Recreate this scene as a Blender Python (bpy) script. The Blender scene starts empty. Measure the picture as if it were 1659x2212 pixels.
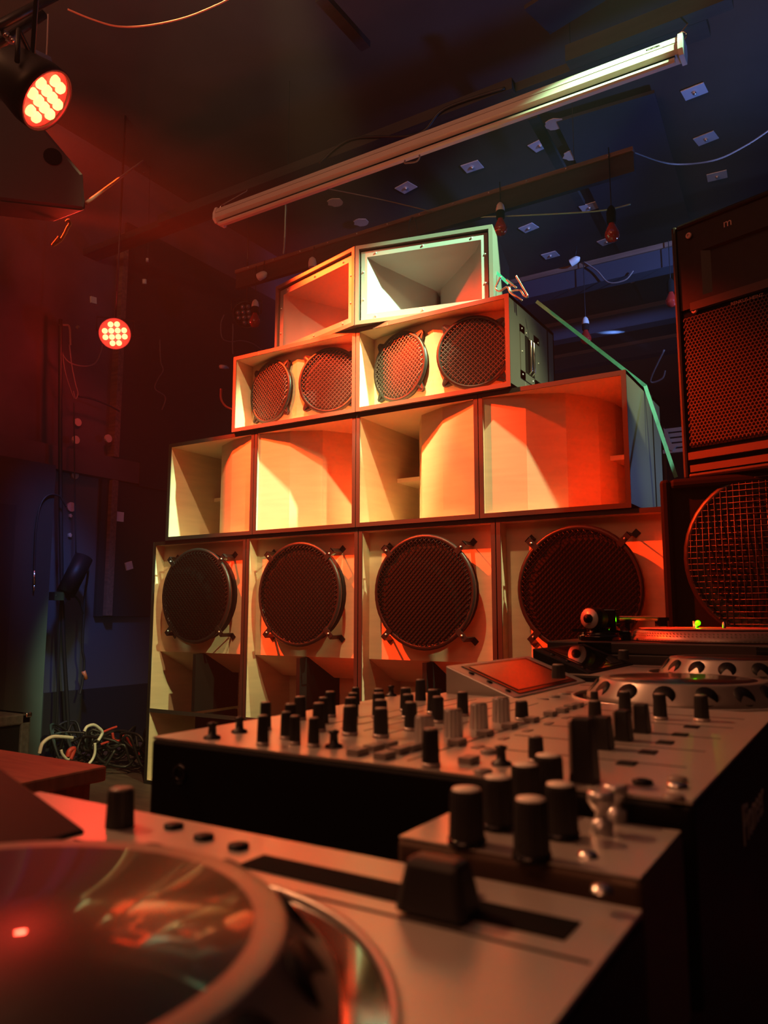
import bpy, math, random
from mathutils import Matrix, Vector
random.seed(7)
PI = math.pi
SC = bpy.context.scene
COL = SC.collection
# ------------------------------------------------------------------ camera
CAM = Vector((1.729, -2.5819, 0.7806)); FPX = 1667.7
FWD = Vector((-0.52406, 0.84134, 0.13211)).normalized()
RGT = Vector((0.8486, 0.5290, 0.0009)); RGT = (RGT - FWD * RGT.dot(FWD)).normalized()
UPV = RGT.cross(FWD)
cam = bpy.data.cameras.new('camera'); camo = bpy.data.objects.new('camera', cam); COL.objects.link(camo)
m = Matrix((RGT, UPV, -FWD)).transposed().to_4x4(); m.translation = CAM
camo.matrix_world = m
cam.sensor_fit = 'VERTICAL'; cam.sensor_height = 36; cam.lens = FPX / 2212 * 36
cam.clip_start = .02; cam.clip_end = 60
cam.dof.use_dof = True; cam.dof.focus_distance = 2.9; cam.dof.aperture_fstop = 8.5
SC.camera = camo
SC.view_settings.view_transform = 'Standard'; SC.view_settings.look = 'None'
SC.view_settings.gamma = 1; SC.view_settings.use_curve_mapping = False
SC.view_settings.exposure = 0.0
w = bpy.data.worlds.new('world'); SC.world = w; w.use_nodes = True
w.node_tree.nodes['Background'].inputs[0].default_value = (.12, .045, .025, 1)
w.node_tree.nodes['Background'].inputs[1].default_value = .3
_vs = w.node_tree.nodes.new('ShaderNodeVolumeScatter'); _vs.inputs['Density'].default_value = .0062; _vs.inputs['Anisotropy'].default_value = .1   # thin stage haze in the room
w.node_tree.links.new(_vs.outputs[0], w.node_tree.nodes['World Output'].inputs['Volume'])
# ------------------------------------------------------------------ lights
def look(o, tgt):
    o.rotation_euler = (Vector(tgt) - o.location).to_track_quat('-Z', 'Y').to_euler()
def spot(name, loc, tgt, col, e, ang, blend=.5, r=.05):
    l = bpy.data.lights.new(name, 'SPOT'); l.energy = e; l.color = col; l.spot_size = math.radians(ang)
    l.spot_blend = blend; l.shadow_soft_size = r
    o = bpy.data.objects.new(name, l); COL.objects.link(o); o.location = loc; look(o, tgt); return o
def area(name, loc, tgt, col, e, sx, sy):
    l = bpy.data.lights.new(name, 'AREA'); l.energy = e; l.color = col; l.shape = 'RECTANGLE'; l.size = sx; l.size_y = sy
    o = bpy.data.objects.new(name, l); COL.objects.link(o); o.location = loc; look(o, tgt); return o
def point(name, loc, col, e, r=.03):
    l = bpy.data.lights.new(name, 'POINT'); l.energy = e; l.color = col; l.shadow_soft_size = r
    o = bpy.data.objects.new(name, l); COL.objects.link(o); o.location = loc; return o
spot('warm_front_spot', (.3, -1.2, 3.3), (-.4, 0, .75), (1, .62, .27), 240, 54, .7, .03)
spot('warm_centre_spot', (.34, -1.25, 3.32), (.12, 0, 1.70), (1, .74, .30), 950, 19, 1, .03)
spot('green_horn_spot', (2.4, -.45, 3.6), (.33, .05, 2.10), (.50, 1, .55), 2300, 15, .5, .03)
spot('green_side_spot', (2.35, -.45, 3.62), (.72, .05, 1.42), (.95, 1, .5), 640, 21, 1, .03)
spot('green_left_spot', (2.2, -1.3, 2.9), (-.8, 0, .75), (.9, 1, .42), 380, 19, 1, .03)
spot('green_high_spot', (1.75, -.9, 3.65), (1.2, .32, 1.45), (.85, 1, .62), 420, 15, .8, .03)
spot('red_spot', (-1.3, -1.2, 3.03), (.48, 0, .85), (1, .035, .004), 2150, 50, .5, .03)
spot('red_horn_spot', (-1.5, -1.0, 3.1), (-.2, -.02, 2.14), (1, .03, .003), 2600, 14, .5, .03)
spot('red_side_spot', (-2.0, -.3, 2.95), (.45, .10, 2.14), (1, .03, .003), 3600, 8, .5, .03)
spot('desk_bounce_fill', (-1.0, -2.2, 3.3), (1.42, -2.0, .68), (1, .40, .17), 260, 34, 1, .08)  # added lamp, stands in for warm light the stack reflects onto the desk
spot('blue_spot', (2.6, 2.6, 1.2), (1.9, .6, 3.6), (.12, .28, 1), 170, 80, .8, .1)
spot('blue_beam_spot', (2.9, .2, 2.35), (1.0, 1.5, 2.72), (.2, .35, 1), 480, 36, .8, .05)
spot('blue_wall_spot', (-1.0, -.5, 2.6), (-2.2, .25, .72), (.15, .3, 1), 130, 26, 1, .1)
spot('blue_reflection_spot', (.6, 2.8, 2.6), (-1.44, 1.63, 3.7), (.2, .4, 1), 160, 9, .3, .02)  # added narrow lamp, imitates a reflected blue patch on the ceiling
area('room_fill', (1.0, -4.8, 3.2), (.0, 0, 1.9), (1, .34, .15), 15, 2.0, 1.2)  # added soft fill behind the camera, lifts the shaded areas
area('ceiling_fill', (.3, -3.4, 2.5), (.3, -3.39, 3.7), (1, .42, .26), 240, 1.6, 1.0)  # added upward fill, emulates bounced light on ceiling and walls
# ------------------------------------------------------------------ materials
def newmat(name):
    m = bpy.data.materials.new(name); m.use_nodes = True
    return m, m.node_tree, m.node_tree.nodes['Principled BSDF']
def mat(name, col, rough=.5, metal=0, spec=.5, emit=None, es=0, noise=0, nscale=8, trans=0, coat=0, bump=0, stretch=None):
    m, nt, b = newmat(name); b.inputs['Coat Roughness'].default_value = .012
    b.inputs['Base Color'].default_value = (*col, 1); b.inputs['Roughness'].default_value = rough
    b.inputs['Metallic'].default_value = metal; b.inputs['Specular IOR Level'].default_value = spec
    b.inputs['Transmission Weight'].default_value = trans; b.inputs['Coat Weight'].default_value = coat
    if emit: b.inputs['Emission Color'].default_value = (*emit, 1); b.inputs['Emission Strength'].default_value = es
    if noise or bump:
        tc = nt.nodes.new('ShaderNodeTexCoord'); mp = nt.nodes.new('ShaderNodeMapping'); nz = nt.nodes.new('ShaderNodeTexNoise')
        nt.links.new(tc.outputs['Object'], mp.inputs[0]); nt.links.new(mp.outputs[0], nz.inputs['Vector'])
        if stretch: mp.inputs['Scale'].default_value = stretch
        nz.inputs['Scale'].default_value = nscale; nz.inputs['Detail'].default_value = 6
        if noise:
            r = nt.nodes.new('ShaderNodeValToRGB'); nt.links.new(nz.outputs[0], r.inputs[0])
            r.color_ramp.elements[0].position = .3; r.color_ramp.elements[1].position = .72
            r.color_ramp.elements[0].color = tuple(c * (1 - noise) for c in col) + (1,)
            r.color_ramp.elements[1].color = tuple(min(1, c * (1 + noise)) for c in col) + (1,)
            nt.links.new(r.outputs[0], b.inputs['Base Color'])
        if bump:
            bp = nt.nodes.new('ShaderNodeBump'); bp.inputs['Strength'].default_value = bump; bp.inputs['Distance'].default_value = .002
            nt.links.new(nz.outputs[0], bp.inputs['Height']); nt.links.new(bp.outputs[0], b.inputs['Normal'])
    return m
def scuffed(name, col, scuff, rough=.5, amount=.68, scale=22):
    m, nt, b = newmat(name)
    tc = nt.nodes.new('ShaderNodeTexCoord'); mp = nt.nodes.new('ShaderNodeMapping'); mp.inputs['Scale'].default_value = (1, 1, .35)
    n1 = nt.nodes.new('ShaderNodeTexNoise'); n1.inputs['Scale'].default_value = scale; n1.inputs['Detail'].default_value = 8; n1.inputs['Roughness'].default_value = .7
    r = nt.nodes.new('ShaderNodeValToRGB'); r.color_ramp.elements[0].position = amount; r.color_ramp.elements[1].position = amount + .05
    mx = nt.nodes.new('ShaderNodeMix'); mx.data_type = 'RGBA'; mx.inputs[6].default_value = (*col, 1); mx.inputs[7].default_value = (*scuff, 1)
    nt.links.new(tc.outputs['Object'], mp.inputs[0]); nt.links.new(mp.outputs[0], n1.inputs['Vector']); nt.links.new(n1.outputs[0], r.inputs[0])
    nt.links.new(r.outputs[0], mx.inputs[0]); nt.links.new(mx.outputs[2], b.inputs['Base Color'])
    b.inputs['Roughness'].default_value = rough
    return m
M = {}
M['wood'] = mat('birch_plywood', (.62, .5, .33), .55, noise=.07, nscale=5, stretch=(1, 1, 9))
M['black_wood'] = scuffed('black_painted_plywood', (.035, .032, .03), (.35, .33, .3), .45, .7)
M['edge'] = scuffed('dark_plywood_edge', (.018, .014, .012), (.4, .34, .27), .6, .70, 30)
M['edge_brown'] = scuffed('brown_plywood_edge', (.11, .06, .045), (.5, .42, .33), .55, .68, 30)
M['tex_black'] = scuffed('textured_black_paint', (.10, .105, .09), (.42, .42, .36), .5, .66, 14)
M['black'] = mat('matte_black', (.008, .008, .008), .85, spec=.1)
M['black_metal'] = mat('black_powdercoat', (.02, .018, .018), .38, .3)
M['grille_bright'] = mat('grey_wire_mesh', (.085, .08, .075), .42, .2)
M['grille_dark'] = mat('black_wire_mesh', (.004, .0035, .003), .55, 0, .15)
M['cone_dark'] = mat('black_cone', (.007, .006, .006), .6, 0, .3)
M['cone'] = mat('paper_cone', (.04, .034, .032), .6, noise=.2, nscale=30)
M['dust'] = mat('dust_cap', (.22, .19, .17), .5)
M['horn'] = mat('cast_horn', (.27, .27, .26), .45, .0)
M['horn_frame'] = scuffed('horn_box_paint', (.13, .115, .10), (.5, .5, .45), .45, .68, 25)
M['steel'] = mat('bright_steel', (.7, .68, .62), .25, 1)
M['screw'] = mat('screw_head', (.75, .75, .7), .3, .8)
M['silver'] = mat('brushed_silver_panel', (.66, .60, .54), .30, .55, noise=.05, nscale=14)
M['silver_dark'] = mat('grey_metal_panel', (.34, .29, .26), .35, .5, noise=.06, nscale=14)
M['gear_black'] = mat('gear_black', (.006, .005, .006), .5, spec=.25)
M['gloss'] = mat('gloss_black', (.008, .008, .009), .07, 0, .6)
M['platter_top'] = mat('scratched_gloss_platter', (.014, .011, .011), .36, 0, .6, coat=.55)
M['knob'] = mat('rubber_knob', (.018, .016, .017), .42)
M['knob_cap'] = mat('knob_top_cap', (.85, .78, .68), .35)
M['knob_top'] = mat('knob_top_grey', (.30, .24, .21), .4)
M['knob_ring'] = mat('knob_base_ring', (.55, .45, .4), .3, .4)
M['chrome_knob'] = mat('chrome_knob', (.72, .68, .66), .3, .7)
M['dial'] = mat('white_silver_dial', (.7, .68, .66), .35, .2)
M['button'] = mat('grey_button', (.26, .21, .19), .4)
M['white_plastic'] = mat('white_plastic', (.75, .72, .64), .4)
M['case_white'] = mat('cream_metal', (.62, .55, .45), .4, 0, .5)
M['wall'] = mat('dark_plum_wall', (.085, .052, .058), .75, noise=.35, nscale=2.5)
M['wall_low'] = scuffed('blue_grey_wall', (.075, .075, .085), (.5, .5, .55), .5, .74, 40)
M['dark'] = mat('near_black_paint', (.014, .011, .011), .7)
M['grey_panel'] = mat('grey_panel', (.026, .021, .020), .7, noise=.15, nscale=6)
M['ceil'] = mat('black_ceiling', (.055, .042, .036), .85, noise=.15, nscale=3)
M['ceil_b'] = mat('blue_lit_ceiling', (.035, .036, .05), .8, noise=.15, nscale=3)  # blue light put into the dark tone of streak and beams
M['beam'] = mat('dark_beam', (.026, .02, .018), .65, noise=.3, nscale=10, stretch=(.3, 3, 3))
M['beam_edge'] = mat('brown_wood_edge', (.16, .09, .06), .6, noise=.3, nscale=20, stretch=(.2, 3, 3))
M['floor'] = mat('dark_floor_boards', (.07, .045, .035), .6, noise=.35, nscale=6, stretch=(1, 5, 1))
M['bench'] = mat('plywood_bench', (.45, .26, .18), .45, noise=.18, nscale=9, stretch=(1, 6, 1))
M['foil'] = mat('silver_foil', (.75, .78, .85), .4, .1)
M['paper'] = mat('pale_paper', (.62, .52, .42), .7)
M['red_glass'] = mat('red_bulb_glass', (.62, .035, .02), .06, 0, .8, trans=.35, coat=1)
M['strap'] = mat('green_webbing', (.04, .30, .22), .6, noise=.15, nscale=60)
M['cable'] = mat('black_cable', (.012, .012, .013), .5)
M['cable_grey'] = mat('grey_cable', (.20, .15, .13), .5)
M['cable_white'] = mat('white_cable', (.6, .6, .52), .4)
M['cable_red'] = mat('red_cable', (.45, .04, .03), .45)
M['rope'] = mat('frayed_rope', (.24, .20, .17), .8)
M['rope_green'] = mat('green_rope', (.35, .62, .45), .6)
M['glass_lens'] = mat('dark_lens', (.10, .10, .10), .05, 0, .9, coat=1)
M['red_led'] = mat('lit_red_led', (.9, .3, .2), .3, emit=(1, .30, .10), es=4)
M['red_led_edge'] = mat('lit_red_lens_plate', (.5, .02, .01), .3, emit=(1, .02, .01), es=2.5)
M['green_led'] = mat('lit_green_led', (.2, .9, .1), .3, emit=(.08, 1, .0), es=3.5)
M['screen_glass'] = mat('display_glass', (.012, .012, .014), .05, 0, 1.0, coat=1)
M['cork'] = mat('white_label', (.38, .35, .33), .5)
M['orange'] = mat('orange_plug', (.55, .16, .06), .4)
M['amp'] = mat('grey_amp_vinyl', (.07, .065, .06), .7, noise=.3, nscale=50)
M['logo'] = mat('pink_white_logo', (.6, .42, .38), .4)
M['logo_dim'] = mat('dim_lettering', (.30, .22, .19), .5)
M['record'] = mat('record_label', (.45, .25, .20), .35, noise=.25, nscale=30)
M['slip'] = mat('vinyl', (.04, .03, .03), .28, noise=.2, nscale=60)
# ------------------------------------------------------------------ helpers
def ray(px, py): return FWD + RGT * ((px - 829.5) / FPX) - UPV * ((py - 1106) / FPX)
def at_z(px, py, z): d = ray(px, py); return CAM + d * ((z - CAM.z) / d.z)
def at_y(px, py, y): d = ray(px, py); return CAM + d * ((y - CAM.y) / d.y)
def at_x(px, py, x): d = ray(px, py); return CAM + d * ((x - CAM.x) / d.x)
def at_d(px, py, dist): return CAM + ray(px, py).normalized() * dist
def pxy(p):
    d = Vector(p) - CAM; z = d.dot(FWD); return 829.5 + FPX * d.dot(RGT) / z, 1106 - FPX * d.dot(UPV) / z
class MB:
    def __init__(s): s.v = []; s.f = []; s.sm = []
    def add(s, vs, fs, mx=None, smooth=False):
        n = len(s.v)
        s.v += [(mx @ Vector(v)) if mx is not None else Vector(v) for v in vs]
        s.f += [tuple(i + n for i in f) for f in fs]; s.sm += [smooth] * len(fs); return s
    def box(s, a, b, mx=None):
        x0, y0, z0 = a; x1, y1, z1 = b
        if x0 > x1: x0, x1 = x1, x0
        if y0 > y1: y0, y1 = y1, y0
        if z0 > z1: z0, z1 = z1, z0
        return s.add([(x0,y0,z0),(x1,y0,z0),(x1,y1,z0),(x0,y1,z0),(x0,y0,z1),(x1,y0,z1),(x1,y1,z1),(x0,y1,z1)],
                     [(0,3,2,1),(4,5,6,7),(0,1,5,4),(1,2,6,5),(2,3,7,6),(3,0,4,7)], mx)
    def prism(s, poly, h0, h1, axis='z', mx=None):
        n = len(poly)
        f = {'z': lambda p, h: (p[0], p[1], h), 'x': lambda p, h: (h, p[0], p[1]), 'y': lambda p, h: (p[0], h, p[1])}[axis]
        vs = [f(p, h0) for p in poly] + [f(p, h1) for p in poly]
        return s.add(vs, [tuple(range(n))[::-1], tuple(range(n, 2*n))] + [(i, (i+1) % n, n + (i+1) % n, n + i) for i in range(n)], mx)
    def lathe(s, prof, seg=32, mx=None, smooth=True, cap0=True, cap1=True):
        # prof: list (r, h) around local Z
        vs = []; fs = []
        for r, h in prof: vs += [(r*math.cos(2*PI*k/seg), r*math.sin(2*PI*k/seg), h) for k in range(seg)]
        for i in range(len(prof)-1):
            for k in range(seg):
                a = i*seg+k; b = i*seg+(k+1) % seg; fs.append((a, b, b+seg, a+seg))
        s.add(vs, fs, mx, smooth)
        if cap0 and prof[0][0] > 1e-6: s.add([(prof[0][0]*math.cos(2*PI*k/seg), prof[0][0]*math.sin(2*PI*k/seg), prof[0][1]) for k in range(seg)], [tuple(range(seg))[::-1]], mx)
        if cap1 and prof[-1][0] > 1e-6: s.add([(prof[-1][0]*math.cos(2*PI*k/seg), prof[-1][0]*math.sin(2*PI*k/seg), prof[-1][1]) for k in range(seg)], [tuple(range(seg))], mx)
        return s
    def tube(s, pts, r, seg=8, mx=None, smooth=True):
        pts = [Vector(p) for p in pts]; n = len(pts); vs = []; fs = []
        up = None
        for i, p in enumerate(pts):
            t = (pts[min(i+1, n-1)] - pts[max(i-1, 0)])
            if t.length < 1e-9: t = Vector((0, 0, 1))
            t.normalize()
            if up is None: up = Vector((0, 0, 1)) if abs(t.z) < .9 else Vector((1, 0, 0))
            a = t.cross(up)
            if a.length < 1e-6: a = t.orthogonal()
            a.normalize(); b = a.cross(t).normalized(); up = b
            rr = r[i] if isinstance(r, (list, tuple)) else r
            off = PI/seg
            vs += [p + a*(rr*math.cos(2*PI*k/seg+off)) + b*(rr*math.sin(2*PI*k/seg+off)) for k in range(seg)]
        for i in range(n-1):
            for k in range(seg):
                q = i*seg+k; w2 = i*seg+(k+1) % seg; fs.append((q, w2, w2+seg, q+seg))
        fs.append(tuple(range(seg))[::-1]); fs.append(tuple(range((n-1)*seg, n*seg)))
        return s.add(vs, fs, mx, smooth)
    def sphere(s, c, r, seg=16, mx=None, sz=1):
        prof = [(max(1e-5, r*math.sin(PI*i/8)), -r*sz*math.cos(PI*i/8)) for i in range(9)]
        m2 = Matrix.Translation(Vector(c)); return s.lathe(prof, seg, (mx @ m2) if mx is not None else m2, True, False, False)
    def plate_hole(s, outer, cx, cz, r, y0, y1, seg=32, mx=None):
        # rectangular plate in xz (x0,z0,x1,z1) with a round hole
        x0, z0, x1, z1 = outer; ri = []; ro = []
        for k in range(seg):
            a = 2*PI*k/seg; c, d = math.cos(a), math.sin(a); ri.append((cx+r*c, cz+r*d))
            t = min((x1-cx)/c if c > 1e-9 else 1e9, (x0-cx)/c if c < -1e-9 else 1e9, (z1-cz)/d if d > 1e-9 else 1e9, (z0-cz)/d if d < -1e-9 else 1e9)
            ro.append((cx+t*c, cz+t*d))
        # snap nearest to corners
        for (qx, qz) in ((x0,z0),(x1,z0),(x1,z1),(x0,z1)):
            k = min(range(seg), key=lambda i: (ro[i][0]-qx)**2+(ro[i][1]-qz)**2); ro[k] = (qx, qz)
        vs = [(p[0], y0, p[1]) for p in ri] + [(p[0], y0, p[1]) for p in ro] + [(p[0], y1, p[1]) for p in ri] + [(p[0], y1, p[1]) for p in ro]
        fs = []
        for k in range(seg):
            j = (k+1) % seg
            fs += [(k, j, seg+j, seg+k), (2*seg+j, 2*seg+k, 3*seg+k, 3*seg+j), (j, k, 2*seg+k, 2*seg+j), (seg+k, seg+j, 3*seg+j, 3*seg+k)]
        return s.add(vs, fs, mx)
WM = {}
def world_of(o):
    return WM.get(o.name, Matrix.Identity(4))
def tag(o, label=None, cat=None, group=None, kind=None):
    if label: o['label'] = label
    if cat: o['category'] = cat
    if group: o['group'] = group
    if kind: o['kind'] = kind
    return o
def thing(name, label, cat, loc=(0, 0, 0), rotz=0, group=None):
    o = bpy.data.objects.new(name, None); COL.objects.link(o); o.empty_display_size = .05
    o.location = loc; o.rotation_euler = (0, 0, rotz)
    WM[o.name] = Matrix.Translation(Vector(loc)) @ Matrix.Rotation(rotz, 4, 'Z')
    return tag(o, label, cat, group)
def obj(name, mb, m, parent=None, world=False, bevel=0, label=None):
    if not mb.v: return None
    me = bpy.data.meshes.new(name); vs = mb.v; off = Vector((0, 0, 0))
    if parent is not None and world:
        inv = world_of(parent).inverted(); vs = [inv @ v for v in vs]
    lo = Vector([min(v[i] for v in vs) for i in range(3)]); hi = Vector([max(v[i] for v in vs) for i in range(3)])
    off = Vector(((lo.x+hi.x)/2, (lo.y+hi.y)/2, lo.z if parent is None else (lo.z+hi.z)/2))
    me.from_pydata([tuple(v - off) for v in vs], [], mb.f)
    me.polygons.foreach_set('use_smooth', mb.sm); me.materials.append(m if not isinstance(m, str) else M[m]); me.update()
    o = bpy.data.objects.new(name, me); COL.objects.link(o); o.location = off
    if parent is not None: o.parent = parent
    pw = world_of(parent) if parent is not None else Matrix.Identity(4)
    WM[o.name] = pw @ Matrix.Translation(off)
    if bevel:
        b = o.modifiers.new('bevel', 'BEVEL'); b.width = bevel; b.segments = 2; b.limit_method = 'ANGLE'; b.angle_limit = math.radians(40)
    if label: o['label'] = label
    return o
def single(name, mb, m, label, cat, group=None, bevel=0, kind=None):
    return tag(obj(name, mb, m, bevel=bevel), label, cat, group, kind)
def struct(name, mb, m): return tag(obj(name, mb, m), kind='structure')
def tree(o):
    return [c for c in bpy.data.objects if c.parent == o]
def dup(root, loc, rotz=None, label=None, group=None, name=None):
    def cp(o, par):
        c = o.copy(); COL.objects.link(c)
        if par: c.parent = par
        for ch in tree(o): cp(ch, c)
        return c
    kids = {}
    r = cp(root, None); r.location = loc
    if rotz is not None: r.rotation_euler = (0, 0, rotz)
    if label: r['label'] = label
    if group: r['group'] = group
    return r
def text(body, size, depth=.0006):
    c = bpy.data.curves.new('t', 'FONT'); c.body = body; c.size = size; c.extrude = depth
    o = bpy.data.objects.new('t', c); COL.objects.link(o)
    bpy.context.view_layer.update()
    me = bpy.data.meshes.new_from_object(o.evaluated_get(bpy.context.evaluated_depsgraph_get()))
    mb = MB(); mb.add([v.co.copy() for v in me.vertices], [tuple(p.vertices) for p in me.polygons])
    bpy.data.objects.remove(o); bpy.data.curves.remove(c); bpy.data.meshes.remove(me)
    return mb
def xf(mb, mx):
    mb.v = [mx @ v for v in mb.v]; return mb
def frame(o, x, y, z):  # matrix from origin and three axes
    return Matrix(((x[0], y[0], z[0], o[0]), (x[1], y[1], z[1], o[1]), (x[2], y[2], z[2], o[2]), (0, 0, 0, 1)))
def spline(pts, n=8):
    P = [Vector(p) for p in pts]; P = [P[0]] + P + [P[-1]]; out = []
    for i in range(1, len(P)-2):
        for k in range(n):
            t = k/n; a, b, c, d = P[i-1], P[i], P[i+1], P[i+2]
            out.append(.5*((2*b)+(c-a)*t+(2*a-5*b+4*c-d)*t*t+(3*b-a-3*c+d)*t**3))
    out.append(P[-2]); return out
YAX = lambda c, az=0: Matrix.Translation(Vector(c)) @ Matrix.Rotation(az, 4, 'Z') @ Matrix.Rotation(PI/2, 4, 'X')  # local z -> -Y (towards viewer)
# ------------------------------------------------------------------ room
XL, YB, XR, ZC = -2.2, 5.6, 4.2, 3.7
struct('floor', MB().box((-3.2, -6, -.1), (5, 6, 0)), 'floor')
struct('ceiling', MB().box((-3.2, -6, ZC), (5, 6, ZC+.1)), 'ceil')
struct('wall_left', MB().box((XL-.1, -6, 0), (XL, YB, ZC)), 'wall')
struct('wall_back', MB().box((-3.2, YB, 0), (5, YB+.1, ZC)), 'dark')
struct('wall_right', MB().box((XR, -6, 0), (XR+.1, 6, ZC)), 'dark')
struct('wall_front', MB().box((-3.2, -6.1, 0), (5, -6, ZC)), 'dark')
struct('trim_1', MB().box((XL, -6, 1.605), (XL+.05, YB, 1.74)), 'wall')
struct('trim_2', MB().box((XL, -.12, .02), (XL+.006, YB, 1.6)), 'wall_low')
struct('trim_3', MB().box((XL, -.1, 0), (XL+.03, YB, .35)), 'dark')
# vertical batten and black acoustic panels on the left wall
p = at_x(240, 960, XL)
b = MB().box((XL, .49, .775), (XL+.06, .535, 1.6)).box((XL, .49, 1.745), (XL+.06, .53, 3.2))
single('wall_batten', b, 'beam_edge', 'narrow brown vertical batten standing on the left wall beside the black panel', 'batten')
b = MB().box((XL+.007, .44, .77), (XL+.03, 1.9, 1.6)).box((XL+.007, .535, 1.745), (XL+.03, 2.2, 3.3)).box((XL+.051, .7, 1.59), (XL+.056, 1.2, 1.75))
single('acoustic_panel', b, 'dark', 'matte black panel covering the left wall behind the speaker stack', 'panel')
b = MB().box((XL+.01, -1.0, 0), (XL+.16, .03, 1.6))
t = thing('utility_cupboard', 'flat grey cupboard front at the far left edge, beneath the wall ledge', 'cupboard', (XL+.08, -.5, 0))
obj('body', b, 'grey_panel', t, True)
obj('door_gap', MB().box((XL+.155, -.42, .3), (XL+.163, -.19, 1.35)), 'dark', t, True)
# ceiling beams, parallel to the stack
def beam(n, Y, z0, x0, x1, h=.14, th=.05, face='beam', label='', kind='beam'):
    t = thing('ceiling_beam', label, 'beam', ((x0+x1)/2, Y, z0), 0, None)
    obj('board', MB().box((x0, Y, z0), (x1, Y+th, z0+h)), face, t, True)
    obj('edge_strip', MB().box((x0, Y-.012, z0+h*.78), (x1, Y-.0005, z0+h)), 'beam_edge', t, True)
    return t
pa = at_y(510, 585, .45); pb = at_y(1368, 318, .45)
t = thing('hanging_board', 'long dark wooden board hung on wires above the horn boxes', 'board', ((pa.x+pb.x)/2, .45, pa.z))
obj('board', MB().box((pa.x, .45, pa.z-.105), (pb.x, .475, pa.z-.018)), 'beam', t, True)
for xx in (pa.x+.35, pb.x-.25):
    obj('hanging_wire', MB().tube([(xx, .46, pa.z-.03), (xx, .46, ZC)], .0015, 5), 'cable', t, True)
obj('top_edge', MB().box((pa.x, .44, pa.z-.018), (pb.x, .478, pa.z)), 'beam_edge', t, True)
for k in range(12):
    x = pa.x + .1 + k*(pb.x-pa.x-.2)/11; obj('screw', MB().sphere((x, .438, pa.z-.009), .0035, 8), 'screw', t, True)
hb = pa.z
for (x1p, y1p, Yb, x0, x1, lab) in ((1452, 522, 1.5, -.6, 2.6, 'blue-lit square ceiling beam just left of the black speaker cabinet'),
                                    (1458, 645, 2.6, -.8, 2.8, 'narrower blue-edged ceiling beam further back behind the strap'),
                                    (1458, 722, 3.8, -.8, 3.0, 'farthest thin dark beam low in the gap beside the black speaker')):
    q = at_y(x1p, y1p, Yb); h = .13
    beam(0, Yb, q.z-h, x0, x1, h, .1, 'ceil_b', lab)
q0 = at_z(350, 470, 3.0); q1 = at_z(1115, 182, 3.0)
t = thing('ceiling_plank', 'rough dark plank fixed under the ceiling just above the white screen case', 'plank', ((q0.x+q1.x)/2, .24, 3.0))
obj('plank', MB().box((q0.x, .2, 2.95), (q1.x, .24, 3.0)).box((q0.x-1, .24, 2.96), (q1.x+.75, .34, 3.0)), 'beam', t, True)
q2 = at_z(1240, 135, 3.0); q3 = at_z(1590, 15, 3.0)
single('ceiling_plank', MB().box((q2.x, .14, 2.93), (q3.x, .2, 3.0)), 'beam', 'short dark plank under the ceiling above the right end of the screen case', 'plank')
# narrow ceiling rails crossing between beams
def line3(a, b, wd, hgt):
    a = Vector(a); b = Vector(b); d = (b-a); L = d.length; d.normalize(); s = d.cross(Vector((0,0,1))).normalized(); u = s.cross(d)
    return MB().box((0, -wd/2, -hgt/2), (L, wd/2, hgt/2), frame(a, d, s, u))
for (a, b_, lab) in (((1150, 250), (1255, 440), 'thin dark ceiling rail running down behind the screen case towards the bulbs'),
                    ((692, -8), (790, 100), 'thin grey ceiling rail ending near the top centre of the picture')):
    single('ceiling_rail', line3(at_z(*a, 3.3), at_z(*b_, 3.3), .05, .03), 'beam', lab, 'rail')
single('ceiling_tile', line3(at_z(1195, -25, 3.3), at_z(1250, 32, 3.3), .28, .02), 'grey_panel', 'grey ceiling plate cut off by the top edge of the picture', 'plate')
# bluish sheet standing in for the blue-lit streak on the ceiling
c0 = [at_z(1305, 230, 3.66), at_z(1420, 520, 3.66)]
single('blue_light_streak', line3(c0[0], at_z(1480, 690, 3.66), .55, .02), 'ceil_b', 'wide flat sheet for the blue-lit ceiling streak behind the hanging bulbs', 'strip')
# foil squares on the ceiling
fo = [(1500,199,'nearest the right end of the screen case'),(1525,300,'the bright one below the top right square'),(1549,381,'above the black speaker cabinet'),(1400,410,'right of the board end'),
      (1434,484,'just above the corner of the black speaker'),(1318,260,'above the end of the hanging board'),(1167,314,'between the screen case and the hanging board'),(1020,361,'under the middle of the screen case'),
      (877,406,'under the left half of the screen case'),(1273,448,'between the two big red bulbs'),(1142,493,'right of the left big red bulb'),(1311,522,'below the right big red bulb'),(1189,552,'above the spring hook'),
      (1348,573,'on the slope below the blue-lit beam'),(1373,604,'the lowest one beside the speaker'),(1222,396,'touching the lower edge of the hanging board'),(1453,76,'behind the right end cap of the screen case'),(1265,143,'just above the screen case near its right end'),(1110,205,'peeping over the middle of the screen case')]
def foilsq(px, py, lab, z=3.69, s=.062):
    c = at_z(px, py, z); r = random.uniform(-.25, .25)
    t = thing('foil_square', 'small blue-lit foil square on the ceiling, ' + lab, 'foil square', c, r, 'foil squares on the ceiling')
    obj('plate', MB().box((-s, -s*.8, 0), (s, s*.8, .006)), 'foil', t, bevel=.002)
    obj('stud', MB().sphere((0, 0, -.004), .013, 10), 'screw', t)
for a in fo: foilsq(*a)
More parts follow.
